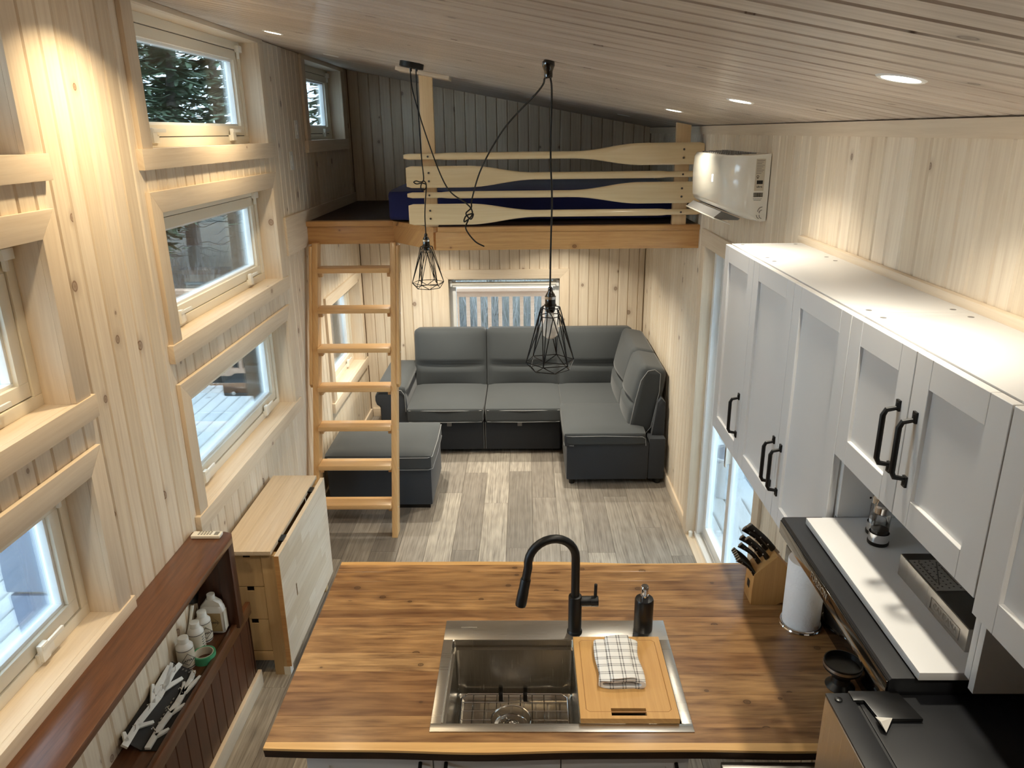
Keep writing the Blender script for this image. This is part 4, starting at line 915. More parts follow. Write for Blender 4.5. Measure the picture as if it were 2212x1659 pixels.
# salt and pepper set
for _ in (0,):
    sp_ = thing('spice_caddy', (.885, 1.70, 1.693), 'chrome caddy with black base in the white niche holding two shakers', 'caddy')
    zz = 1.693; P1, P2 = (.868, 1.672), (.885, 1.722)
    m = MB()
    for p in (P1, P2): m.lathe((p[0], p[1], zz), [(.024, 0), (.025, .002), (.025, .008), (.023, .010)], 24)
    m.build('base', 'black_plastic', sp_)
    for p in (P1, P2): MB().lathe((p[0], p[1], zz+.009), [(.0235, 0), (.0235, .022)], 24, cap=False).build('cup', 'chrome', sp_)
    cx, cy = (P1[0]+P2[0])/2-.012, (P1[1]+P2[1])/2; MB().tube([(cx, cy, zz+.008), (cx, cy, zz+.06), (cx+.006, cy, zz+.09), (cx, cy, zz+.13), (cx+.006, cy+.004, zz+.14)], .0018, 8).build('carrying_loop', 'chrome', sp_)
    for p, n_, fill, lb in ((P1, 'pepper_shaker', 'pepper', 'glass pepper shaker, the nearer of the pair in the caddy'), (P2, 'salt_shaker', 'salt', 'glass salt shaker, the farther of the pair in the caddy')):
        s_ = thing(n_, (p[0], p[1], zz+.011), lb, 'shaker', 'shakers in the chrome caddy')
        MB().lathe((p[0], p[1], zz+.011), [(.020, 0), (.021, .003), (.021, .065), (.018, .075)], 24, cap=False).build('glass', 'glass_clear', s_)
        MB().lathe((p[0], p[1], zz+.012), [(.0195, 0), (.0195, .028)], 20).build('filling', fill, s_)
        MB().lathe((p[0], p[1], zz+.083), [(.0185, 0), (.020, .002), (.020, .018), (.017, .022)], 24).build('lid', 'chrome', s_)
# steel box in the niche
sb = thing('steel_box', (.91, 1.39, 1.693), 'long stainless steel box with perforated top in the white niche', 'box')
ax0, ax1, ay0, ay1, az = .853, .925, 1.255, 1.535, 1.693
box('case', 'steel', ax0, ax1, ay0, ay1, az, az+.052, sb, .002)
box('top_plate', 'steel_dark', ax0+.002, ax1-.002, ay0+.002, ay1-.002, az+.052, az+.0532, sb)
MB().box(ax0+.004, ax1-.004, ay0+.13, ay1-.03, az+.0532, az+.0538).build('perforated_plate', 'steel', sb)
for i in range(5):
    for j in range(9): MB().lathe((ax0+.012+i*.012, ay0+.14+j*.0125+(i % 2)*.005, az+.0539), [(.0022, 0), (.0001, .0002)], 8, cap=False).build('hole', 'black_plastic', sb)
for (a, b) in (((.02, .15), (.06, .24)), ((.02, .24), (.02, .16)), ((.06, .15), (.06, .22))): MB().tube([(ax0+a[0], ay0+a[1], az+.0542), (ax0+b[0], ay0+b[1], az+.0542)], .0012, 5).build('emboss_line', 'steel_dark', sb)
text_obj('embossed_lettering', 'CAMPANA', .019, 'print_light', sb, (ax0-.0004, 1.335, az+.022), (0, -1, 0), (0, 0, 1), .0006)
MB().tube([(ax0-.0005, 1.335+a, az+.022+b) for a, b in ((-.055, -.013), (.055, -.013), (.055, .013), (-.055, .013))], .0008, 5, True).build('emboss_line', 'print_light', sb)
# range hood
hd = thing('range_hood', (.9, 1.52, 1.62), 'slim black range hood under the white shelf', 'range hood')
MB().prism([(.690, 1.668), (.690, 1.632), (.696, 1.622), (XR-.001, 1.622), (XR-.001, 1.672), (.694, 1.672)], 'y', 1.206, 1.845).build('body', 'black_top', hd, .0015)
box('front_glass', 'black_gloss', .686, .6905, 1.208, 1.843, 1.628, 1.664, hd, .001)
box('seam_strip', 'steel_dark', .6885, .691, 1.208, 1.843, 1.6645, 1.6655, hd)
text_obj('lettering', 'FURRION', .024, 'print_light', hd, (.6853, 1.555, 1.647), (0, -1, 0), (0, 0, 1), .0003)
MB().prism([(.712, 1.622), (.735, 1.622), (.735, 1.585), (.722, 1.585)], 'y', 1.215, 1.44).build('control_panel', 'steel_dark', hd, .001)
for y in (1.392, 1.355): MB().lathe((.717, y, 1.604), [(.010, 0), (.010, .010), (.008, .013)], 16, (-1, 0, -.25)).build('knob', 'black_plastic', hd)
# knife block with knives
kb = thing('knife_block', (.94, 2.59, ZT), 'light wooden knife block in the corner of the worktop', 'knife block')
ub = Vector((-.60, .0, .80)).normalized()
yA, yB = 2.545, 2.64
MB().prism([(.868, ZT), (.868+.10, ZT), (1.085, ZT+.055), (.955, ZT+.215), (.872, ZT+.135), (.868, ZT+.06)], 'y', yA, yB).build('block', 'block_wood', kb, .003)
MB().prism([(.99, ZT), (1.02, ZT), (1.07, ZT+.04), (1.05, ZT+.05)], 'y', yA+.01, yB-.01).build('support_foot', 'block_wood', kb, .002)
box('maker_badge', 'print_black', .8668, .8682, yA+.035, yA+.06, ZT+.055, ZT+.085, kb)
hdir = Vector((-.70, 0, .72)).normalized(); hside = Vector((.72, 0, .70)).normalized()
def knife(c, L, rad, label):
    c = Vector(c); t = thing('kitchen_knife', c, label, 'knife', 'black-handled knives in the wooden block')
    m = MB(); N = 9; rings = []
    for i in range(N):
        f = i/(N-1); p = c+hdir*(L*f)+hside*(.006*math.sin(f*PI*1.2)); hw = rad*(.95-.25*math.sin(f*PI)+.2*f); ht = rad*.55
        rings.append([p+hside*(math.cos(q*PI/5)*hw)+Vector((0, 1, 0))*(math.sin(q*PI/5)*ht) for q in range(10)])
    m._add([v for r in rings for v in r], [(i*10+q, i*10+(q+1) % 10, (i+1)*10+(q+1) % 10, (i+1)*10+q) for i in range(N-1) for q in range(10)]+[tuple(range(9, -1, -1)), tuple((N-1)*10+q for q in range(10))])
    m.build('handle', 'black_plastic', t, smooth=50)
    for f in (.25, .55, .82): MB().lathe(c+hdir*(L*f)+Vector((0, -rad*.55-.0005, 0)), [(.0028, 0), (.0028, .001)], 8, (0, -1, 0)).build('rivet', 'steel', t)
    MB().obox(c-hdir*.012, hdir, hside, (0, 1, 0), .014, rad*.8, rad*.35).build('bolster', 'steel', t)
    MB().obox(c+hdir*(L+.001), hdir, hside, (0, 1, 0), .002, rad*.8, rad*.45).build('end_cap', 'steel', t)
big = [(.952, 2.598, ZT+.215, .145, .0135), (.935, 2.624, ZT+.20, .13, .0115), (.925, 2.575, ZT+.19, .12, .0115), (.912, 2.61, ZT+.18, .115, .011), (.898, 2.585, ZT+.165, .11, .0105)]
posn = ['highest black-handled knife in the wooden block', 'second highest black-handled knife in the block', 'middle black-handled knife on the near side of the block', 'fourth black-handled knife down in the block', 'fifth black-handled knife, just above the steak knives']
for (x, y, z, L, r_), lb in zip(big, posn): knife((x, y, z), L, r_, lb)
stk = ['nearest', 'second', 'third', 'fourth', 'fifth', 'farthest']
for k in range(6): knife((.876, 2.553+k*.0152, ZT+.13), .095, .0085, '%s of the row of small steak knives at the front of the block' % stk[k])
# paper towel roll
pt = thing('paper_towel_holder', (1.03, 2.42, ZT), 'upright paper towel roll on a chrome holder beside the knife block', 'paper towel')
pc = (1.019, 2.425, ZT)
MB().lathe(pc, [(.074, 0), (.076, .004), (.073, .008), (.02, .009)], 36).build('base', 'chrome', pt)
MB().lathe(pc, [(.021, .014), (.066, .012), (.0675, .016), (.0675, .272), (.066, .276), (.021, .276)], 40).build('roll', 'paper', pt)
MB().lathe(pc, [(.006, .009), (.006, .31), (.011, .315), (.011, .325), (.004, .33)], 14).build('rod', 'chrome', pt)
MB().tube([(pc[0]+.073*math.cos(q*PI/16), pc[1]+.073*math.sin(q*PI/16), ZT+.013) for q in range(32)], .0035, 6, True).build('base_ring', 'chrome', pt)
# black bowl on foot under the hood
kt = thing('footed_bowl', (1.045, 2.10, ZT), 'round black container with steel rim on the worktop under the hood', 'container')
kc = (1.035, 2.09, ZT)
MB().lathe(kc, [(.045, 0), (.047, .004), (.030, .02), (.028, .04), (.045, .062), (.060, .075), (.060, .098), (.057, .098), (.055, .078), (.02, .074)], 36).build('bowl', 'black_plastic', kt)
MB().lathe(kc, [(.0605, .082), (.0612, .086), (.0605, .092)], 36, cap=False).build('rim_band', 'steel', kt)
# wall socket below the cabinets
so = thing('wall_socket', (XR, 2.98, 1.2), 'white wall socket on the right wall above the knife block', 'socket')
box('plate', 'white_plastic', XR-.006, XR, 2.945, 3.015, 1.155, 1.27, so, .002); box('insert', 'lacquer_in', XR-.009, XR-.006, 2.963, 2.997, 1.18, 1.245, so, .001)

# ------------------------------------------------------------------ range and fridge
rg = thing('gas_range', (.84, 1.5, 0), 'stainless gas range with black grates beside the worktop', 'range')
box('body', 'steel_dark', .60, XR-.005, 1.225, 1.80, 0, .855, rg, .003)
box('back_trim', 'steel', .575, XR-.005, 1.772, 1.806, .84, .874, rg, .003); box('cooktop', 'black_gloss', .60, XR-.02, 1.24, 1.772, .855, .862, rg, .002)
box('front_panel', 'steel', .575, .60, 1.225, 1.772, .74, .862, rg, .003); box('oven_door', 'black_gloss', .578, .60, 1.235, 1.79, .16, .73, rg, .004)
MB().tube([(.58, 1.27, .68), (.545, 1.27, .68), (.545, 1.75, .68), (.58, 1.75, .68)], .008, 8).build('oven_handle', 'steel', rg)
for k in range(4): MB().lathe((.575, 1.32+k*.12, .80), [(.018, 0), (.017, .02), (.012, .022)], 18, (-1, 0, 0)).build('knob', 'black_plastic', rg)
for yc in (1.37, 1.63):
    for xc in (.72, .95):
        m = MB(); q = .10
        m.tube([(xc-q, yc-q, .885), (xc+q, yc-q, .885), (xc+q, yc+q, .885), (xc-q, yc+q, .885)], .006, 6, True)
        for a, b in (((-q, 0), (-.03, 0)), ((.03, 0), (q, 0)), ((0, -q), (0, -.03)), ((0, .03), (0, q))): m.tube([(xc+a[0], yc+a[1], .887), (xc+b[0], yc+b[1], .887)], .005, 6)
        for a in (-q, q):
            for b in (-q, q): m.tube([(xc+a, yc+b, .862), (xc+a, yc+b, .885)], .005, 6)
        m.build('grate', 'black_metal', rg); MB().lathe((xc, yc, .862), [(.035, 0), (.035, .01), (.022, .014), (.022, .018)], 20).build('burner', 'black_plastic', rg)
fr = thing('refrigerator', (.85, .9, 0), 'tall fridge with black top and stainless door at the bottom right', 'fridge')
FZ, FX = 1.642, .565
box('body', 'black_top', FX+.06, XR-.03, .60, 1.203, .03, FZ-.004, fr, .004)
m = MB(); m.cushion((FX+.026, .90, (FZ+.06)/2), (.027, .303, (FZ-.06)/2), .012, (0, 0, 0), 4); m.build('door', 'steel', fr)
box('door_cap', 'black_top', FX+.004, FX+.052, .605, 1.201, FZ-.004, FZ+.001, fr, .002); box('door_gasket', 'gasket', FX+.053, FX+.06, .61, 1.195, .06, FZ-.006, fr)
MB().prism([(FX+.048, 1.203), (FX+.048, 1.178), (FX+.068, 1.178), (FX+.075, 1.13), (FX+.155, 1.13), (FX+.14, 1.203)], 'z', FZ-.003, FZ+.004).build('hinge_cover', 'black_plastic', fr, .001)
MB().lathe((FX+.022, 1.182, FZ), [(.007, 0), (.007, .003), (.005, .004)], 14).build('screw_cap', 'black_plastic', fr)
m = MB(); m._add([(FX+.070, 1.135, FZ+.004), (FX+.10, 1.132, FZ+.004), (FX+.075, 1.10, FZ+.001), (FX+.068, 1.112, FZ+.014)], [(0, 1, 3), (1, 2, 3), (2, 0, 3), (0, 2, 1)]); m.build('peeling_film', 'bottle_white', fr)
MB().tube([(FX+.02, .66, 1.2), (FX-.03, .66, 1.21), (FX-.03, .66, .7), (FX+.02, .66, .69)], .009, 8).build('handle', 'steel', fr)

# ------------------------------------------------------------------ air conditioner
ac = thing('air_conditioner', (1.0, 3.97, 2.26), 'white wall-mounted air conditioner beside the paddles', 'air conditioner')
AY0, AY1 = 3.578, 4.36; prof = [(XR-.004, 2.265), (1.06, 2.262), (1.02, 2.272), (.965, 2.292), (.925, 2.315), (.912, 2.34), (.908, 2.45), (.912, 2.535), (.925, 2.555), (XR-.004, 2.562)]
# rounded ends: scale the front depth near the ends
m = MB(); secs = []
for y, k_ in ((AY0, .50), (AY0+.008, .60), (AY0+.022, .72), (AY0+.045, .86), (AY0+.075, .96), (AY0+.11, 1.), (AY1-.11, 1.), (AY1-.05, .95), (AY1-.02, .8), (AY1, .55)):
    secs.append([(XR-.004-(XR-.004-x)*k_, y, z) for x, z in prof])
n = len(prof); m._add([p for s_ in secs for p in s_], [(i*n+q, i*n+(q+1) % n, (i+1)*n+(q+1) % n, (i+1)*n+q) for i in range(len(secs)-1) for q in range(n)]+[tuple(range(n)), tuple((len(secs)-1)*n+q for q in range(n-1, -1, -1))])
m.build('housing', 'ac_white', ac, smooth=50)
box('back_plate', 'black_plastic', XR-.006, XR, AY0+.01, AY1-.01, 2.275, 2.55, ac)
# air flap, open
MB().prism([(.93, 2.300), (1.02, 2.266), (1.012, 2.258), (.90, 2.262), (.895, 2.272)], 'y', AY0+.10, AY1-.06).build('outlet', 'ac_grey', ac)
MB().obox((.925, 3.96, 2.258), (.94, 0, -.34), (0, 1, 0), (.34, 0, .94), .04, .33, .003).build('air_flap', 'ac_white', ac, .002)
for j in range(4):
    for i in range(14): box('intake_slot', 'ac_grey', .952+j*.034, .970+j*.034, AY0+.10+i*.043, AY0+.120+i*.043, 2.5555+j*.0012, 2.5598+j*.0012, ac)
box('display_digit', 'led', .9062, .9078, 3.80, 3.803, 2.43, 2.462, ac); box('display_digit', 'led', .9062, .9078, 3.815, 3.818, 2.43, 2.462, ac); 
for z in (2.43, 2.446, 2.461): box('display_digit', 'led', .9062, .9078, 3.80, 3.818, z-.001, z+.001, ac)
# sticker and marks on the near end
ye = AY0-.0006
def mark(x0, x1, z0, z1, mat='print_black'): box('sticker_print', mat, x0, x1, ye-.0004, ye+.0006, z0, z1, ac)
mark(1.046, 1.088, 2.40, 2.54, 'label_cream')
ye -= .0006
for k in range(9): mark(1.050, 1.084-(k % 3)*.006, 2.532-k*.007, 2.534-k*.007, 'print_grey')
mark(1.055, 1.082, 2.43, 2.446); text_obj('sticker_lettering', 'ultra', .014, 'print_black', ac, (1.0685, ye-.0004, 2.418), (1, 0, 0), (0, 0, 1), .0003)
MB().tube([(1.0575+.005*math.cos(q*PI/6), ye, 2.463+.005*math.sin(q*PI/6)) for q in range(12)], .0009, 5, True).build('sticker_mark', 'print_black', ac); mark(1.0535, 1.0615, 2.4545, 2.4565)
x = 1.044
rr = random.Random(4)
while x < 1.086:
    w_ = rr.choice((.0008, .0014, .002)); mark(x, x+w_, 2.372, 2.392); x += w_+rr.choice((.0009, .0016))
for k in range(9): mark(1.044+k*.0046, 1.0472+k*.0046, 2.364, 2.3665, 'print_grey')
for k in range(7): mark(1.047+k*.0048, 1.0502+k*.0048, 2.3575, 2.360, 'print_grey')
for k in range(2): MB().tube([(1.088-.020*math.cos(a)*(1-.35*k)+.002, ye, 2.30+.006*(1-k)+.022*math.sin(a)*(1-.35*k)) for a in [q*PI/2/6 for q in range(7)]], .0011, 5).build('recycling_arc', 'print_black', ac)
for k in range(2): MB().tube([(1.066+.012*k+.012*(1-math.cos(a)), ye, 2.292-.016*math.sin(a)) for a in [q*PI/2/5 for q in range(6)]], .0011, 5).build('recycling_arc', 'print_black', ac)

# ------------------------------------------------------------------ pendant lamps
def cage(t, c, ztop, R0=.035, R1=.09, h=.20):
    """faceted wire shade: small hexagon, wider shoulder, drop ring and zig-zag bottom"""
    cx, cy = c; hexa = lambda r, z, o=0.: [Vector((cx+r*math.cos(q*PI/3+o), cy+r*math.sin(q*PI/3+o), z)) for q in range(6)]
    r_ = .0019; off = .22
    A = hexa(R0, ztop, off); B = hexa(R0*1.15, ztop-.03, off+PI/6); Cc = hexa(R1, ztop-h, off); D = hexa(R1*.80, ztop-h-.028, off+PI/6)
    def seg(a, b, n_='wire'): MB().tube([a, b], r_, 6).build(n_, 'black_metal', t)
    MB().tube(A, r_, 6, True).build('top_ring', 'black_metal', t); MB().tube(D, r_, 6, True).build('bottom_ring', 'black_metal', t); MB().tube(Cc, r_, 6, True).build('shoulder_ring', 'black_metal', t)
    MB().tube(B, r_*.9, 6, True).build('neck_ring', 'black_metal', t)
    for q in range(6):
        seg(A[q], Cc[q]); seg(B[q], Cc[q]); seg(B[q], Cc[(q+1) % 6]); seg(A[q], B[q]); seg(Cc[q], D[q]); seg(Cc[(q+1) % 6], D[q])
def socket(t, x, y, z, bulb):
    MB().lathe((x, y, z), [(.004, .062), (.008, .058), (.009, .045), (.016, .035), (.019, .020), (.019, .0), (.022, -.002), (.022, -.006), (.018, -.010), (.017, -.026), (.014, -.030)][::-1], 20).build('socket', 'black_gloss', t)
    MB().lathe((x, y, z+.018), [(.0195, 0), (.0198, .010)], 20, cap=False).build('socket_band', 'chrome', t)
    if bulb: MB().lathe((x, y, z-.03), [(.012, 0), (.013, -.012), (.028, -.05), (.031, -.066), (.027, -.085), (.014, -.096), (.002, -.098)], 24).build('bulb', 'bulb_glass', t); MB().tube([(x-.006, y, z-.03), (x-.008, y, z-.075), (x+.008, y, z-.075), (x+.006, y, z-.03)], .0012, 5).build('filament', 'steel', t)
def cord(t, pts, r=.0032, n_=8):
    # Catmull-Rom through the points
    P = [Vector(p) for p in pts]; P = [P[0]*2-P[1]]+P+[P[-1]*2-P[-2]]; o = []
    for i in range(1, len(P)-2):
        for k in range(n_):
            s_ = k/n_; a, b, c, d = P[i-1:i+3]; o.append(.5*((2*b)+(c-a)*s_+(2*a-5*b+4*c-d)*s_*s_+(3*b-a-3*c+d)*s_**3))
    o.append(P[-2]); MB().tube(o, r, 7).build('cord', 'cord_black', t)
PX, PY = -.565, 4.20
cn = thing('pendant_canopy', (PX-.01, PY, 2.97), 'flat black round ceiling canopy that both pendant cords start from', 'canopy')
nrm = Vector((-math.sin(ang), 0, -math.cos(ang)))
MB().lathe((PX-.008, PY, zc(PX-.008)-.0), [(.062, -.002), (.062, .024), (.060, .026), (.003, .027)], 32, nrm).build('cover', 'black_metal', cn)
for dx_ in (-.015, .015): MB().lathe((PX+dx_, PY-.01, zc(PX)-.026), [(.006, 0), (.006, .014), (.004, .016)], 12, (0, 0, -1)).build('strain_relief', 'black_plastic', cn)
p1 = thing('pendant_lamp', (PX, PY, 1.9), 'farther black wire pendant hanging in front of the loft beam near the ladder', 'pendant lamp', 'black wire cage pendant lamps')
zk = 2.11; lampx = PX+.022
def knot(c, s_=1.):
    c = Vector(c); return [c+Vector((a, b, d))*s_ for a, b, d in ((0, 0, .03), (-.022, -.01, .012), (-.05, 0, .018), (-.068, .006, .010), (-.05, .01, -.002), (-.01, -.012, .004), (.012, .01, -.006), (.008, .014, -.034), (-.012, -.012, -.040), (-.022, .004, -.018), (-.008, .014, .016), (.014, -.008, .006), (.016, .0, -.03), (.012, 0, -.055))]
cord(p1, [(PX+.012, PY-.01, zc(PX)-.03), (PX+.012, PY, 2.8), (PX+.018, PY, 2.55)]+knot((lampx+.002, PY, 2.41), .8)+[(lampx, PY, 2.25), (lampx, PY, 2.145)])
socket(p1, lampx, PY, 2.085, False); cage(p1, (lampx, PY), 2.075, R0=.032, R1=.088)
p2 = thing('pendant_lamp', (.09, 2.66, 1.85), 'nearer black wire pendant with clear bulb hanging above the faucet', 'pendant lamp', 'black wire cage pendant lamps')
hx, hy = .08, 2.662; hz = zc(hx)
hk = thing('ceiling_hook', (hx, hy, hz-.05), 'black ceiling hook guiding the nearer pendant cord', 'hook')
MB().lathe((hx, hy, hz), [(.014, -.002), (.020, .004), (.021, .016), (.016, .028), (.014, .034), (.014, .05), (.011, .054)], 20, (0, 0, -1)).build('hook_body', 'black_gloss', hk)
# long cord: canopy -> sagging to a loose knot -> up to the hook -> down to the lamp
kx, ky, kz = -.235, 3.35, 2.345
cord(p2, [(PX-.018, PY-.01, zc(PX)-.03), (PX-.004, PY-.03, 2.86), (PX+.09, PY-.25, 2.62), (kx-.13, ky+.30, 2.43), (kx-.02, ky+.04, 2.375), (kx+.006, ky, 2.35), (kx+.004, ky-.01, 2.325), (kx-.028, ky, 2.30), (kx-.02, ky, 2.325), (kx+.012, ky-.012, 2.335), (kx+.0, ky+.01, 2.31), (kx-.02, ky+.005, 2.335), (kx+.004, ky-.004, 2.36),
          (kx+.01, ky-.02, 2.40), (kx+.06, ky-.14, 2.53), (kx+.16, ky-.38, 2.68), (hx-.03, hy+.08, 2.80), (hx-.012, hy+.005, hz-.055), (hx-.004, hy, hz-.052)])
cord(p2, [(kx-.01, ky, 2.31), (kx-.022, ky, 2.27), (kx+.015, ky+.01, 2.215), (kx+.055, ky+.02, 2.19)])
cord(p2, [(hx+.006, hy, hz-.05), (hx+.011, hy, hz-.10), (hx+.008, hy, 2.6), (hx+.013, hy, 2.45), (hx+.010, hy, 2.3), (hx+.008, hy, 2.145)])
socket(p2, hx+.009, hy, 2.085, True); cage(p2, (hx+.009, hy), 2.072)

# ------------------------------------------------------------------ light switches on the loft wall
for y, z, lb in ((5.365, 2.70, 'upper slim white switch on the left loft wall'), (5.18, 2.505, 'lower slim white switch on the left loft wall')):
    t = thing('light_switch', (XL, y, z), lb, 'switch', 'switches on the left loft wall')
    box('plate', 'white_plastic', XL, XL+.006, y-.035, y+.035, z-.058, z+.058, t, .002); box('rocker', 'white_plastic', XL+.006, XL+.011, y-.017, y+.017, z-.033, z+.033, t, .002)

# ------------------------------------------------------------------ outdoors: deck, railing, grill, forest
DZ = -.15
gd = MB().box(-30, 30, -20, 45, -1.0, -.9).build('ground', 'soil', kind='structure')
dk = MB().box(-5.0, 5.0, -2.0, 8.55, DZ-.2, DZ-.03).build('deck', 'soil', kind='structure')
x = -4.95
while x < -1.72: put('deck_plank', board_mesh('F', .131, .03, 10.4, .004, 'deck_wood'), (x+.07, 3.3, DZ), dk); x += .142
x = -1.68
while x < 1.3: put('deck_plank', board_mesh('F', .131, .03, 1.3, .004, 'deck_wood'), (x+.07, 7.87, DZ), dk); x += .142
x = 1.30
while x < 4.5: put('deck_plank', board_mesh('F', .131, .03, 10.4, .004, 'deck_wood'), (x+.07, 3.3, DZ), dk); x += .142
rl = thing('deck_railing', (-1.5, 8.5, DZ), 'raw timber railing with square balusters at the end of the outside deck', 'railing')
box('top_rail', 'rail_wood', -4.9, 2.6, 8.42, 8.56, .965, 1.005, rl, .003); box('side_rail', 'rail_wood', -4.9, 2.6, 8.45, 8.49, .90, .962, rl, .003); box('bottom_rail', 'rail_wood', -4.9, 2.6, 8.45, 8.49, -.02, .07, rl, .003)
bal = board_mesh('B', .04, .04, .9, .002, 'rail_wood'); x = -4.8
while x < 2.5: put('baluster', bal, (x, 8.449, .45), rl); x += .122
for x in (-4.9, -3.1, -1.2, 1.4): box('post', 'rail_wood', x-.045, x+.045, 8.49, 8.58, DZ, .963, rl, .003)
gl = thing('patio_grill', (-2.2, 6.5, DZ), 'black barbecue grill with side shelf on the deck outside the window', 'grill')
box('cabinet', 'grill_black', -2.42, -1.98, 6.32, 6.9, DZ+.05, .56, gl, .01); box('firebox', 'grill_black', -2.46, -1.95, 6.30, 6.92, .58, .76, gl, .02)
MB().prism([(-2.46, .77), (-1.95, .77), (-1.95, .95), (-2.02, 1.06), (-2.15, 1.10), (-2.28, 1.08), (-2.40, 1.0), (-2.46, .88)], 'y', 6.32, 6.90).build('lid', 'grill_black', gl, .015)
box('side_shelf', 'grill_black', -2.55, -1.96, 6.0, 6.29, .575, .70, gl, .025); box('side_shelf', 'grill_black', -2.55, -1.96, 6.93, 7.2, .575, .70, gl, .025)
MB().lathe((-2.45, 5.999, .615), [(.016, 0), (.016, .02)], 14, (0, -1, 0)).build('knob', 'steel', gl)
for x in (-2.40, -2.0):
    for y in (6.36, 6.86): box('leg', 'grill_black', x-.02, x+.02, y-.02, y+.02, DZ, DZ+.06, gl)
ch = thing('deck_box', (-2.42, 3.7, DZ), 'grey-blue deck box with rounded lid outside the nearest bottom window', 'box')
MB().prism([(-2.72, DZ), (-2.12, DZ), (-2.10, .375), (-2.735, .375)], 'y', 3.41, 4.0).build('body', 'chair_grey', ch, .01)
MB().box(-2.70, -2.12, 3.43, 3.98, .37, .40).build('gap_strip', 'print_grey', ch)
MB().prism([(-2.742, .40), (-2.09, .40), (-2.09, .80), (-2.50, .80)]+[(-2.50-.24*math.sin(q*PI/12), .56+.24*math.cos(q*PI/12)) for q in range(1, 6)]+[(-2.742, .52)], 'y', 3.40, 4.02).build('lid', 'chair_grey', ch, .01)
bk = thing('plastic_bucket', (1.62, 5.62, DZ), 'white plastic bucket on the deck outside the glass door', 'bucket')
MB().lathe((1.62, 5.62, DZ), [(.115, 0), (.12, .004), (.145, .33), (.155, .335), (.155, .35), (.142, .352), (.138, .33), (.11, .012)], 32).build('pail', 'bucket_white', bk)
MB().tube([(1.62+.155*math.cos(a), 5.62-.02, DZ+.33+.10*math.sin(a)) for a in [q*PI/12 for q in range(13)]], .004, 6).build('bail', 'steel', bk)
MB().cushion((1.62, 5.62, DZ+.33), (.12, .12, .05), .05, (0, 0, .03), 5).build('contents', 'chair_grey', bk)
# forest
def tree_meshes(seed, H, bare):
    r = random.Random(seed)
    tk = MB(); tk.tube([(r.uniform(-.03, .03)*k, r.uniform(-.03, .03)*k, H*k/6) for k in range(7)], [.17*(1-k/6.6)+.01 for k in range(7)], 10)
    trunk = tk.mesh('trunk', (0, 0, 0)); trunk.materials.append(MATS['bark'])
    db = MB()
    for k in range(46):
        z = r.uniform(.6, bare+1.6); a = r.uniform(0, 2*PI); L = r.uniform(.4, 1.05); d = Vector((math.cos(a), math.sin(a), 0))
        db.tube([Vector((0, 0, z)), Vector((0, 0, z))+d*L*.4+Vector((0, 0, .02)), Vector((0, 0, z))+d*L*.75+Vector((0, 0, -.12*L)), Vector((0, 0, z))+d*L+Vector((r.uniform(-.1, .1), r.uniform(-.1, .1), -.10*L))], [.014, .010, .007, .003], 4, cap=False)
    dead = db.mesh('dead_branches', (0, 0, 0)); dead.materials.append(MATS['twig'])
    vs, fs = [], []
    z = bare
    while z < H:
        rad = .95*(1-(z-bare)/(H-bare))**.6+.12
        for k in range(6):
            a = r.uniform(0, 2*PI); L = rad*r.uniform(.7, 1.1); d = Vector((math.cos(a), math.sin(a), 0)); sd_ = Vector((-d.y, d.x, 0))
            for j in range(9):
                f = (j+1)/9*r.uniform(.85, 1.05); c = Vector((0, 0, z))+d*L*f+Vector((0, 0, -.35*f*f*L+.1*f*L)); s_ = .36*(1.1-.5*f)
                for sg in (-1, 1):
                    e = (d*.55+sd_*sg*r.uniform(.5, 1.)+Vector((0, 0, r.uniform(-.5, .1)))).normalized(); q = e.cross(Vector((r.uniform(-.4, .4), r.uniform(-.4, .4), 1))).normalized()*s_*.17
                    b0 = len(vs); vs += [c-q, c+q, c+e*s_+q*.7, c+e*s_*1.25, c+e*s_-q*.7]; fs.append((b0, b0+1, b0+2, b0+3, b0+4))
        z += .22
    fo = bpy.data.meshes.new('foliage'); fo.from_pydata([tuple(v) for v in vs], [], fs); fo.materials.append(MATS['needles'])
    return trunk, dead, fo
TM = [tree_meshes(1, 9.5, 2.4), tree_meshes(2, 11., 3.0), tree_meshes(3, 8., 1.6)]
def tree(x, y, v, s_, rz, grp, lb):
    t = thing('spruce_tree', (x, y, -.9), lb, 'tree', grp); t.scale = (s_, s_, s_); t.rotation_euler = (0, 0, rz)
    for nm, me in zip(('trunk', 'dead_branches', 'foliage'), TM[v]):
        o = bpy.data.objects.new(nm, me); COL.objects.link(o); o.parent = t
        if nm != 'trunk': o['kind'] = 'stuff'
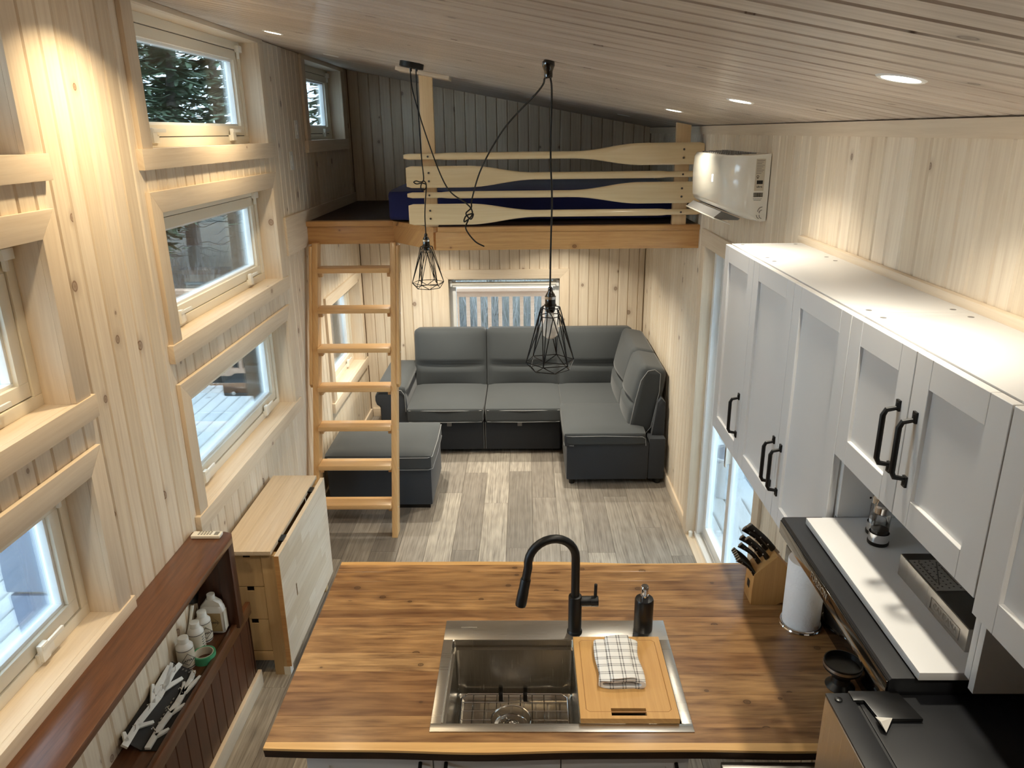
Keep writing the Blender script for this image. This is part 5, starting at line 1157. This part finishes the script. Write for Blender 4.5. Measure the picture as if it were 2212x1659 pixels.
rt = random.Random(11)
for i in range(3):
    for j in range(9): tree(-7.6-i*2.6+rt.uniform(-.1, .1), 3.2+j*2.4+(i % 2)*1.1+rt.uniform(-.08, .08), (i+j) % 3, rt.uniform(.9, 1.05), rt.random()*6, 'spruces beyond the left windows', 'grey-barked spruce in the dense wood seen through the left windows')
for i in range(3):
    for j in range(5): tree(-4.2+j*2.45+(i % 2)*1.1+rt.uniform(-.05, .05), 13.0+i*2.45+rt.uniform(-.05, .05), (i+2*j) % 3, rt.uniform(.88, 1.02), rt.random()*6, 'spruces beyond the back railing', 'grey spruce in the wood behind the deck railing')
for k in range(6): tree(7.5+(k % 2)*2.2, 2.+k*2.4, k % 3, rt.uniform(.9, 1.), rt.random()*6, 'spruces on the glass door side', 'spruce standing in the wood on the glass door side')
def shrub_mesh(seed):
    r = random.Random(seed); m = MB()
    for k in range(90):
        a = r.uniform(0, 2*PI); d = Vector((math.cos(a), math.sin(a), 0)); L = r.uniform(1.2, 2.4); b = Vector((r.uniform(-.3, .3), r.uniform(-.3, .3), 0)); l_ = r.uniform(.05, .16)
        m.tube([b, b+d*L*.3*l_+Vector((0, 0, L*.45)), b+d*L*.8*l_+Vector((r.uniform(-.2, .2), r.uniform(-.2, .2), L*.8))], [.012, .008, .003], 4, cap=False)
    me = m.mesh('twigs', (0, 0, 0)); me.materials.append(MATS['twig']); return me
SM = [shrub_mesh(5), shrub_mesh(6)]
for k in range(12):
    o = tag(put('bare_shrub', SM[k % 2], (-4.0+(k % 6)*1.25+(k//6)*.6, 9.4+(k//6)*1.2, -.9)), 'bare grey twiggy shrub behind the deck railing', 'shrub', 'bare shrubs behind the railing'); o.rotation_euler = (0, 0, rt.random()*6); o.scale = (1, 1, 1.1)
for k in range(7):
    o = tag(put('bare_shrub', SM[k % 2], (-5.5, 4.+k*1.5, -.9)), 'bare grey twiggy shrub left of the deck, seen through the left windows', 'shrub', 'bare shrubs left of the deck'); o.rotation_euler = (0, 0, rt.random()*6)
